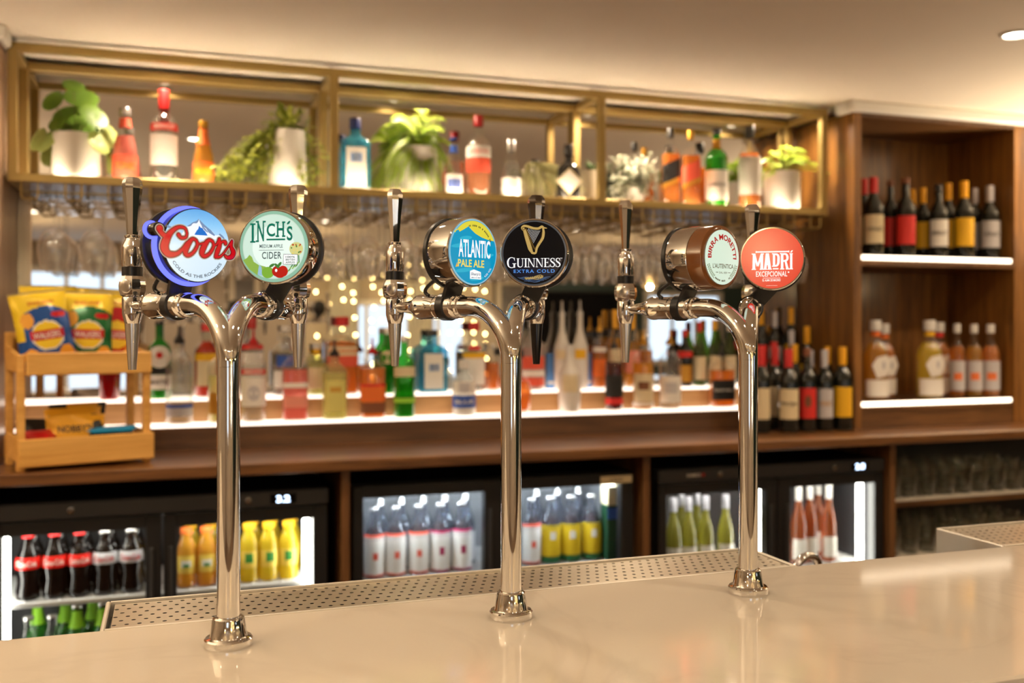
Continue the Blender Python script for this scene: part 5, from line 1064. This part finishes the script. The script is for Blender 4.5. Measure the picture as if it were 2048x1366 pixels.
def bagmesh(W_, H_, T_, colour, nx=44, nz=56, seed=0):
    m = MB(); r = random.Random(seed); ph = [r.uniform(0, 6) for _ in range(4)]
    def pt(u, v, s):
        e = (1-abs(2*u-1)**3.0); q = max(0.0, sin(pi*min(1, max(0, (v-.03)/.94))))**.55; bul = T_*e**.7*q
        wv = .0025*sin(9*u+ph[0]+5*v)*q+.002*sin(23*v+ph[1])*(1-e)
        side = 1-.075*sin(pi*v)**.8
        return ((u-.5)*W_*side, s*bul+wv+.010*sin(3*u+ph[2])*(1-q), v*H_)
    v = [pt(i/nx, k/nz, -1) for k in range(nz+1) for i in range(nx+1)]; groups = {}
    for k in range(nz):
        for i in range(nx):
            c = colour((i+.5)/nx, (k+.5)/nz); groups.setdefault(c.name, (c, []))[1].append((k*(nx+1)+i, k*(nx+1)+i+1, (k+1)*(nx+1)+i+1, (k+1)*(nx+1)+i))
    o = len(m.v)
    for p in v: m.v.append(p)
    for c, fs in groups.values():
        mi = m.mi(c)
        for f in fs: m.f.append(list(f)); m.m.append(mi)
    o = len(m.v)
    for k in range(nz+1):
        for i in range(nx+1): m.v.append(pt(i/nx, k/nz, .7))
    mi = m.mi(BIN)
    for k in range(nz):
        for i in range(nx): m.f.append([o+k*(nx+1)+i, o+(k+1)*(nx+1)+i, o+(k+1)*(nx+1)+i+1, o+k*(nx+1)+i+1]); m.m.append(mi)
    return m, pt
def crisp_colour(main):
    def f(u, v):
        if v > .93: return BY
        dx, dy = (u-.54)/.27, (v-.43)/.17
        rx, ry = (u-.54)/.31, (v-.435-.10*(u-.54)**2)/.058
        if abs(rx) < 1 and abs(ry) < 1: return BR
        if dx*dx+dy*dy < 1: return BY
        if dx*dx*.82+dy*dy*.82 < 1: return BWH if main is not BR else BY
        if ((u-.22)/.12)**2+((v-.64)/.10)**2 < 1: return BC
        if ((u-.80)/.14)**2+((v-.68)/.04)**2 < 1: return BR if main is not BR else BC
        if ((u-.84)/.13)**2+((v-.20)/.09)**2 < 1 or ((u-.20)/.15)**2+((v-.19)/.09)**2 < 1: return BC
        lim = .80-.50*(u-.55)**2
        return main if v < lim and not (u < .13 and v > .40) else BY
    return f
def crisp_bag(loc, yaw, lean, roll, main, label, seed, text=True, group='bags of crisps in the crate'):
    t = thing('crisp_bag', label, 'crisp bag', loc, 0, group); t.rotation_euler = (-lean, roll, yaw)
    m, pt = bagmesh((.164), .240, .026, crisp_colour(main), seed=seed); bo = m.obj('bag', t, smooth=70)
    if text:
        fn = lambda x, y: (lambda q: (q[0], q[1]-.0012, q[2]))(pt(x/.164+.5, y/.240, -1))
        m = MB(); m.text('WALKERS', .004, .435*.240, .019, BWH, .082, .012, fn=fn); m.obj('lettering', bo, smooth=0); m = MB(); m.text('ENGLAND', .004, .85*.240, .010, BR, .075, .01, fn=fn); m.obj('lettering', bo, smooth=0)
    return t
crisp_bag(cw(.100, .042, .297), CR-.06, .10, -.16, BB, 'yellow and blue crisp bag at the front of the crate', 1)
crisp_bag(cw(.205, .082, .297), CR-.14, .08, .02, BG, 'yellow and green crisp bag in the middle of the crate', 2)
crisp_bag(cw(.286, .118, .297), CR-.10, .06, .10, BR, 'yellow and red crisp bag behind the tap nozzle', 3)
crisp_bag(cw(.110, .150, .315), CR-.02, .0, .0, BB, 'yellow-topped crisp bag standing behind the blue one', 4, False)
crisp_bag(cw(.262, .170, .310), CR-.03, .0, .04, BG, 'yellow-topped crisp bag standing behind the green one', 5, False)
# lower tier
NY = pm('nut_yellow', srgb(222, 160, 34), .35, .1, bump=.3, scale=18); NB = pm('nut_black', (.012, .011, .010), .4); NRD = pm('packet_red', srgb(186, 28, 30), .3, .1, bump=.4, scale=18); NBL = pm('bar_blue', srgb(26, 140, 196), .35)
def nut_col(u, v):
    if v < .10+.10*abs(sin(7*u)) and u > .3: return NB
    if ((u-.86)/.12)**2+((v-.55)/.3)**2 < 1: return NB
    return NY
def packet(name, loc, rx, yaw, w, h, th, col, label, group, txt=None, seed=0):
    t = thing(name, label, 'snack packet', loc, 0, group); t.rotation_euler = (rx, 0, yaw); m, pt = bagmesh(w, h, th, col, 26, 26, seed); bo = m.obj('packet', t, smooth=70)
    if txt:
        fn = lambda x, y: (lambda q: (q[0], q[1]-.001, q[2]))(pt(x/w+.5, y/h, -1))
        m = MB(); m.text(txt, -.01, .66*h, .022, NB, w*.62, .02, fn=fn); m.obj('lettering', bo, smooth=0)
GN = 'snack packets in the lower crate tier'
packet('nut_packet', cw(.180, .048, .030), -.24, CR-.0, .170, .128, .011, nut_col, 'yellow nut packet with black lettering leaning at the front', GN, "NOBBY'S", 1)
packet('nut_packet', cw(.176, .082, .030), -.20, CR+.02, .170, .148, .011, nut_col, 'yellow nut packet directly behind the front nut packet', GN, None, 2)
packet('nut_packet', cw(.195, .116, .030), -.16, CR-.02, .170, .158, .011, lambda u, v: NB if u < .3 or u > .85 else NY, 'black and yellow nut packet at the back of the row', GN, None, 3)
packet('crisp_packet', cw(.072, .006, .064), -1.0, CR+.05, .100, .080, .013, lambda u, v: NRD, 'crumpled red packet lying at the front of the lower tier', GN, None, 4)
packet('crisp_packet', cw(.078, .150, .030), -.30, CR+.02, .100, .115, .012, lambda u, v: NB if v > .66 else NRD, 'dark-topped red packet behind the crumpled red one', GN, None, 5)
for k, (x, y, z, rz, lb) in enumerate(((.268, .024, .0995, .03, 'bright blue snack bar lying across the top of the lower tier'), (.290, .066, .0995, .10, 'blue snack bar lying askew behind the first one'))):
    t = thing('snack_bar', lb, 'snack bar', cw(x, y, z), CR+rz, GN); b = MB(); b.box(-.062, .062, -.018, .018, 0, .014, NBL, b=.004); b.obj('wrapper', t)
    b = MB(); b.box(-.068, -.0622, -.017, .017, .005, .008, NBL); b.box(.0622, .068, -.017, .017, .005, .008, NBL); b.obj('crimped_end', t)
for k, (x, y) in enumerate(((.268, .022), (.30, .062))):
    t = thing('snack_box', ('small black snack box under the blue bars', 'black snack box behind the small black one')[k], 'box', cw(x, y, .0265), CR, GN); b = MB(); b.box(-.045 if k else -.062, .04 if k else .062, -.014, .016, 0, .072, NB, b=.002); b.obj('box', t); b = MB(); b.box(-.03, .03, -.0152, -.0142, .018, .03, NY); b.obj('box_print', t)
# ================================================================== THE FRIDGES
YF = 3.26; FW = lambda px: X_at(px, YF)
INT = pm('fridge_interior', (.34, .34, .35), .5); INTD = pm('fridge_interior_dark', (.045, .045, .05), .5); TUBE = emitter('fridge_light_tube', (1.0, .95, .84), 16.0); TUBEB = emitter('fridge_light_cool', (.82, .91, 1.0), 120.0); TUBE_ADDED = emitter('added_fridge_light', (1.0, .95, .84), 36.0); DIG = emitter('blue_display', (.55, .72, 1.0), 6.0)
WIREW = pm('white_wire_shelf', (.72, .71, .69), .4)
def fridge(label, x0, x1, xs, doors, zs, tubes, inner, header=True, display=None, locks=(), top=EYE-.535):
    t = thing('bottle_fridge', label, 'fridge', (0, 0, 0), 0, 'under-counter bottle fridges'); hb = EYE-.588 if header else top; zb = .11
    b = MB(); y0 = YF+.048; b.box(x0, x0+.03, y0, 3.74, zb, top-.002, FRIDGED); b.box(x1-.03, x1, y0, 3.74, zb, top-.002, FRIDGED); b.box(x0+.03, x1-.03, y0, 3.74, zb, zb+.05, FRIDGED); b.box(x0+.03, x1-.03, y0, 3.74, top-.022, top-.002, FRIDGED); b.obj('cabinet_body', t)
    b = MB(); b.box(x0+.03, x1-.03, 3.70, 3.74, zb+.05, top-.022, inner); b.box(x0+.0302, x0+.034, y0, 3.70, zb+.05, top-.045, inner); b.box(x1-.034, x1-.0302, y0, 3.70, zb+.05, top-.045, inner); b.obj('liner', t)
    if header:
        b = MB(); b.box(x0, x1, YF-.005, YF+.046, hb+.002, top, FRIDGE, b=.004); hd = b.obj('control_panel', t)
        for px in locks:
            b = MB(); b.lathe([(.0105, 0), (.0105, .004), (.006, .0045), (.0, .0045)], CHROMEB, 18, Matrix.Translation((FW(px), YF-.005, (hb+top)/2)) @ Matrix.Rotation(pi/2, 4, 'X')); b.obj('lock', hd)
        if display:
            px, txt = display; b = MB(); b.box(FW(px)-.04, FW(px)+.04, YF-.0065, YF-.005, hb+.012, top-.010, BLACKG); b.obj('display_window', hd)
            b = MB(); b.text(txt, 0, 0, .021, DIG, .042, .022, M=Matrix.Translation((FW(px), YF-.0072, (hb+top)/2)) @ Matrix.Rotation(pi/2, 4, 'X')); b.obj('display_digits', hd, smooth=0)
    edges = [x0, xs, x1]; gt_ = top-.095 if header else top-.042
    for k, (ga, gb) in enumerate(doors):
        a, c = edges[k]+.003, edges[k+1]-.003; g0, g1 = FW(ga), FW(gb); b = MB(); zt = hb-.003; zbb = zb+.01
        b.box(a, g0, YF, YF+.045, zbb, zt, FRIDGED, b=.003); b.box(g1, c, YF, YF+.045, zbb, zt, FRIDGED, b=.003); b.box(g0, g1, YF+.001, YF+.045, gt_, zt, FRIDGED); b.box(g0, g1, YF+.001, YF+.045, zbb, zbb+.06, FRIDGED)
        d = b.obj('door', t)
        b = MB(); b.box(g0-.004, g1+.004, YF+.012, YF+.016, zbb+.05, gt_+.006, PANE); b.obj('glass_pane', d, smooth=0)
        hx = (g1+.018) if k == 0 else (g0-.018); b = MB(); b.box(hx-.006, hx+.006, YF-.010, YF+.001, gt_-.30, gt_-.06, FRIDGE, b=.003); b.obj('handle', d)
    for z in zs:
        b = MB(); n = 9
        for e in (0, n): y = 3.325+(3.69-3.325)*e/n; b.box(x0+.036, x1-.036, y-.005, y+.005, z-.016, z, WIREW, b=.003)
        for e in range(1, n): y = 3.325+(3.69-3.325)*e/n; b.box(x0+.036, x1-.036, y-.003, y+.003, z-.008, z, WIREW)
        for e in range(11): x = x0+.04+(x1-x0-.08)*e/10; b.box(x-.002, x+.002, 3.33, 3.685, z-.012, z-.0005, WIREW)
        b.obj('wire_shelf', t)
    for tb in tubes:
        if tb[0] == 'v':
            x = X_at(tb[1], 3.33); b = MB(); b.box(x-.012, x+.012, 3.308, 3.332, zb+.08, EYE-.640+tb[2], tb[3], b=.006); b.obj('light_tube', t)
        else:
            b = MB(); zz = gt_+.004; b.box(tb[1], tb[2], 3.312, 3.328, zz, zz+.010, tb[3], b=.003); b.obj('light_tube', t)
    return t
ZF = EYE-.845
fridge('double fridge of colas and juices nearest the snack crate', -.556, FW(657), FW(325), ((4, 291), (354, 626)), (ZF, EYE-1.13), (('v', 12, 0, TUBE), ('v', 612, 0, TUBE), ('h', -.46, -.06, TUBE_ADDED), ('h', .03, .42, TUBE_ADDED)), INTD, True, (566, '3.2'), (142, 496))  # horizontal tubes are added, hidden behind the door heads, to brighten the bottles
f2 = fridge('double fridge of cider bottles in the middle bay', FW(704), FW(1268), FW(1008), ((727, 970), (1042, 1243)), (EYE-.865, EYE-1.15), (('h', FW(727), FW(965), TUBEB), ('h', FW(1046), FW(1240), TUBEB)), INT, False)
b = MB(); b.box(FW(1201), FW(1263), YF-.003, YF-.0005, EYE-.573, EYE-.547, PCREAM); o = b.obj('sticker', f2); b = MB(); b.text('COLD', 0, 0, .012, INK, .05, .01, M=Matrix.Translation((FW(1232), YF-.0034, EYE-.560)) @ Matrix.Rotation(pi/2, 4, 'X')); b.obj('lettering', o, smooth=0)
f3 = fridge('double fridge of white and rose wine bottles nearest the tumblers', FW(1316), X_at(1784, 3.24)-.019, FW(1556), ((1334, 1533), (1582, 1750)), (EYE-.957, EYE-1.22), (('v', 1521, .02, TUBE), ('v', 1716, .02, TUBE), ('h', FW(1340), FW(1525), TUBE_ADDED), ('h', FW(1590), FW(1745), TUBE_ADDED)), INTD, True, (1718, '2.8'), (1438, 1667))  # horizontal tubes here are hidden additions too, lighting the wine
b = MB(); b.text('GAMKO', 0, 0, .011, PW, .058, .02, M=Matrix.Translation((FW(1386), YF-.0058, EYE-.560)) @ Matrix.Rotation(pi/2, 4, 'X')); b.fill([(.034, -.005), (.046, -.005), (.046, .005), (.034, .005)], CAPR, 0, Matrix.Translation((FW(1386), YF-.0058, EYE-.560)) @ Matrix.Rotation(pi/2, 4, 'X')); b.obj('maker_lettering', [c for c in f3.children if c.name.startswith('control_panel')][0], smooth=0)
# ---- what stands in them
def shelf_bottle(px, w, H_, Y, z, label, group, proto=None, **k):
    if proto is None: return bottle(px, w, 0, Y, z, label, group=group, H=H_, rot=-.05, name=k.pop('name'), **k)
    return dup(proto, (X_at(px, Y), Y, z+.0008), -.05+rr.uniform(-.15, .15), label, group)
GC = 'cola bottles in the fridge'; YC = 3.375
pr = None
for px, lb in ((56, 'red-labelled cola bottle nearest the light tube'), (109, 'second red-labelled cola bottle from the light tube'), (159, 'third red-labelled cola bottle, beside the silver-labelled ones')):
    o = shelf_bottle(px, 47, .197, YC, ZF, lb, GC, pr, name='cola_bottle', style='cola', glass_m=GCOLA, cap=CAPRF, cap_f=.05, labels=((.48, .66, pm('cola_red', srgb(214, 30, 22), .3), 130, 'Coca-Cola', PW, .5),)); pr = pr or o
pr = None
for px, lb in ((210, 'silver-labelled cola bottle beside the red-labelled ones'), (262, 'silver-labelled cola bottle nearest the fridge divider')):
    o = shelf_bottle(px, 47, .197, YC, ZF, lb, GC, pr, name='cola_bottle', style='cola', glass_m=GCOLA, cap=CAPS, cap_f=.05, labels=((.48, .66, PGREY, 130, 'Coca-Cola', pm('cola_red', (.6, .02, .02), .3), .5),)); pr = pr or o
back = None
for px in (66, 118, 168, 219, 270):
    if back is None: back = bottle(px, 46, 0, 3.47, ZF, 'cola bottle in the second row, behind the labelled ones', 'cola', glass_m=GCOLA, cap=CAPRF, cap_f=.05, H=.197, group='cola bottles in the second row', name='cola_bottle', rot=0)
    else: dup(back, (X_at(px, 3.47), 3.47, ZF+.0008), 0)
Z2 = EYE-1.13; GLOWR = 'bottles on the bottom fridge shelf'
pr = None
for px, lb in ((57, 'clear-necked bottle on the bottom fridge shelf by the light tube'), (105, 'second clear-necked bottle on the bottom fridge shelf')):
    o = shelf_bottle(px, 46, .232, 3.36, Z2, lb, GLOWR, pr, name='mixer_bottle', style='cider', liquid=None, cap=CAPS, cap_f=.04, labels=((.1, .5, PGREY, 80),)); pr = pr or o
pr = None; LIME = paper('lime_green', (150, 215, 40))
for px, lb in ((154, 'green beer bottle with lime-green neck label'), (206, 'green beer bottle with lime-green neck label beside the drip tray end')):
    o = shelf_bottle(px, 46, .250, 3.39, Z2, lb, GLOWR, pr, name='beer_bottle', style='cider', glass_m=GGREEN, cap=CAPS, cap_f=.04, labels=((.72, .93, LIME, 150), (.18, .5, PGREEN, 80))); pr = pr or o
for px in (76, 131, 186): shelf_bottle(px, 46, .250, 3.47, Z2, 'green beer bottle in the second row of the bottom shelf', 'second row of green beer bottles', pr)
GJ = 'juice bottles in the fridge'; pr = None
JO = glass('juice_orange_bottle', (1, .6, .2), 1, 1.45, .8, (1.0, .52, .05)); JY = glass('juice_yellow_bottle', (1, .85, .2), 1, 1.45, .8, (1.0, .78, .05)); JL = paper('juice_label', (246, 214, 90)); JG = paper('juice_green', (44, 140, 60))
for px, lb in ((373, 'orange juice bottle with orange cap nearest the fridge divider'), (413, 'second orange juice bottle with orange cap'), (454, 'orange juice bottle behind the first tap column')):
    o = shelf_bottle(px, 38, .186, YC, ZF, lb, GJ, pr, name='juice_bottle', style='juice', glass_m=JO, cap=PORG, cap_f=.10, labels=((.24, .54, JL, 60), (.34, .46, PW, 30), (.34, .40, JG, 18))); pr = pr or o
pr = None
for px, lb in ((498, 'yellow juice bottle beside the tap column'), (537, 'yellow juice bottle between its two twins'), (577, 'yellow juice bottle nearest the light tube')):
    o = shelf_bottle(px, 38, .188, YC, ZF, lb, GJ, pr, name='juice_bottle', style='juice', glass_m=JY, cap=PYEL, cap_f=.10, labels=((.24, .54, JL, 60), (.34, .50, JG, 24))); pr = pr or o
for px in (382, 422, 462, 506, 545, 584): dup(pr, (X_at(px, 3.47), 3.47, ZF+.0008), 0, 'yellow juice bottle in the second row', 'second row of juice bottles')
# cider fridge
ZK = EYE-.865; GK = 'cider bottles in the middle fridge'; KGL = glass('cider_clear_glass', (.62, .66, .72), 1, 1.5, .12, (.5, .5, .55)); KL = [None, None, None]
KCID = liq('cider_dark', (.20, .06, .08), (.10, .015, .03), .5)
for i, (px, kind, lb) in enumerate(((748, 0, 'white-labelled cider bottle with orange edge nearest the wooden divider'), (791, 0, 'second white-labelled cider bottle with orange edge'), (837, 0, 'third white-labelled cider bottle with orange edge'), (880, 1, 'white-labelled cider bottle with purple edge beside the orange-edged ones'), (923, 1, 'white-labelled cider bottle with purple edge nearest the door frame'), (1062, 0, 'white-labelled cider bottle beside the yellow-labelled ones'), (1100, 2, 'yellow-labelled cider bottle next to the white-labelled one'), (1141, 2, 'middle one of the yellow-labelled cider bottles'), (1182, 2, 'yellow-labelled cider bottle beside the drinks carton'))):
    lab = (((.04, .58, PW, 78), (.58, .62, PSALM, 90), (.02, .06, PSALM, 90), (.26, .36, PSALM, 14)), ((.04, .58, PW, 78), (.58, .62, paper('plum', (170, 30, 80)), 90), (.02, .06, paper('plum', (170, 30, 80)), 90), (.26, .38, paper('plum', (170, 30, 80)), 14)), ((.10, .58, paper('cider_yellow', (226, 190, 30)), 80), (.02, .11, PGREEN, 80), (.36, .48, PW, 16)))[kind]
    o = shelf_bottle(px, 42, .236, YC, ZK, lb, GK, KL[kind], name='cider_bottle', style='cider', glass_m=KGL, liquid=KCID, fill=.70, cap=CAPS, cap_f=.05, labels=lab); KL[kind] = KL[kind] or o
kb = None
for y in (3.46, 3.545):
    for px in (760, 802, 846, 889, 930, 1072, 1114, 1156):
        if kb is None: kb = bottle(px, 42, 0, y, ZK, 'clear cider bottle in the rows behind the labelled ones', 'cider', glass_m=KGL, cap=CAPS, cap_f=.05, labels=((.05, .5, PGREY, 70),), H=.236, group='cider bottles behind the front row', name='cider_bottle', rot=0)
        else: dup(kb, (X_at(px, y), y, ZK+.0008), 0)
t = thing('drinks_carton', 'cream-topped green drinks carton at the end of the cider fridge', 'carton', (1.531, 3.345, ZK+.0008)); b = MB(); b.box(-.021, .021, -.03, .03, 0, .20, paper('bottle_green', (10, 58, 34)), b=.002); b.obj('carton_body', t); b = MB(); b.box(-.0215, .0215, -.0305, .0305, .20, .272, PCREAM, b=.002); b.obj('carton_top', t); b = MB(); b.box(-.0212, .0212, -.0312, -.0302, .15, .19, PBLUE); b.obj('printed_band', t)
# wine fridge
ZW = EYE-.957; pr = None; GWF = 'white wine bottles in the fridge'
for px, lb in ((1347, 'white wine bottle nearest the divider in the wine fridge'), (1377, 'second white wine bottle in the wine fridge'), (1411, 'third white wine bottle in the wine fridge'), (1451, 'white wine bottle standing alone before the light tube')):
    o = shelf_bottle(px, 33, .292, 3.385, ZW, lb, GWF, pr, name='wine_bottle', cat='wine bottle', style='burgundy', glass_m=glass('straw_wine_glass', (.80, .80, .30), 1, 1.45, .4, (.66, .62, .14)), cap=PSILV, cap_f=.18, labels=((.06, .36, PW, 76),)); pr = pr or o
for px in (1362, 1394): dup(pr, (X_at(px, 3.48), 3.48, ZW+.0008), 0, 'white wine bottle in the second row of the wine fridge', 'second row of white wine')
pr = None
for px, y, lb in ((1597, 3.385, 'rose wine bottle nearest the door split'), (1619, 3.40, 'second rose wine bottle from the door split'), (1657, 3.385, 'rose wine bottle standing nearest the light tube'), (1636, 3.48, 'rose wine bottle set behind the front three')):
    o = shelf_bottle(px, 31, .312, y, ZW, lb, 'rose wine bottles in the fridge', pr, name='wine_bottle', cat='wine bottle', style='burgundy', glass_m=glass('rose_wine_glass', (.95, .50, .30), 1, 1.45, .45, (.62, .20, .07)), cap=CAPW, cap_f=.20, labels=((.06, .32, PW, 74),)); pr = pr or o
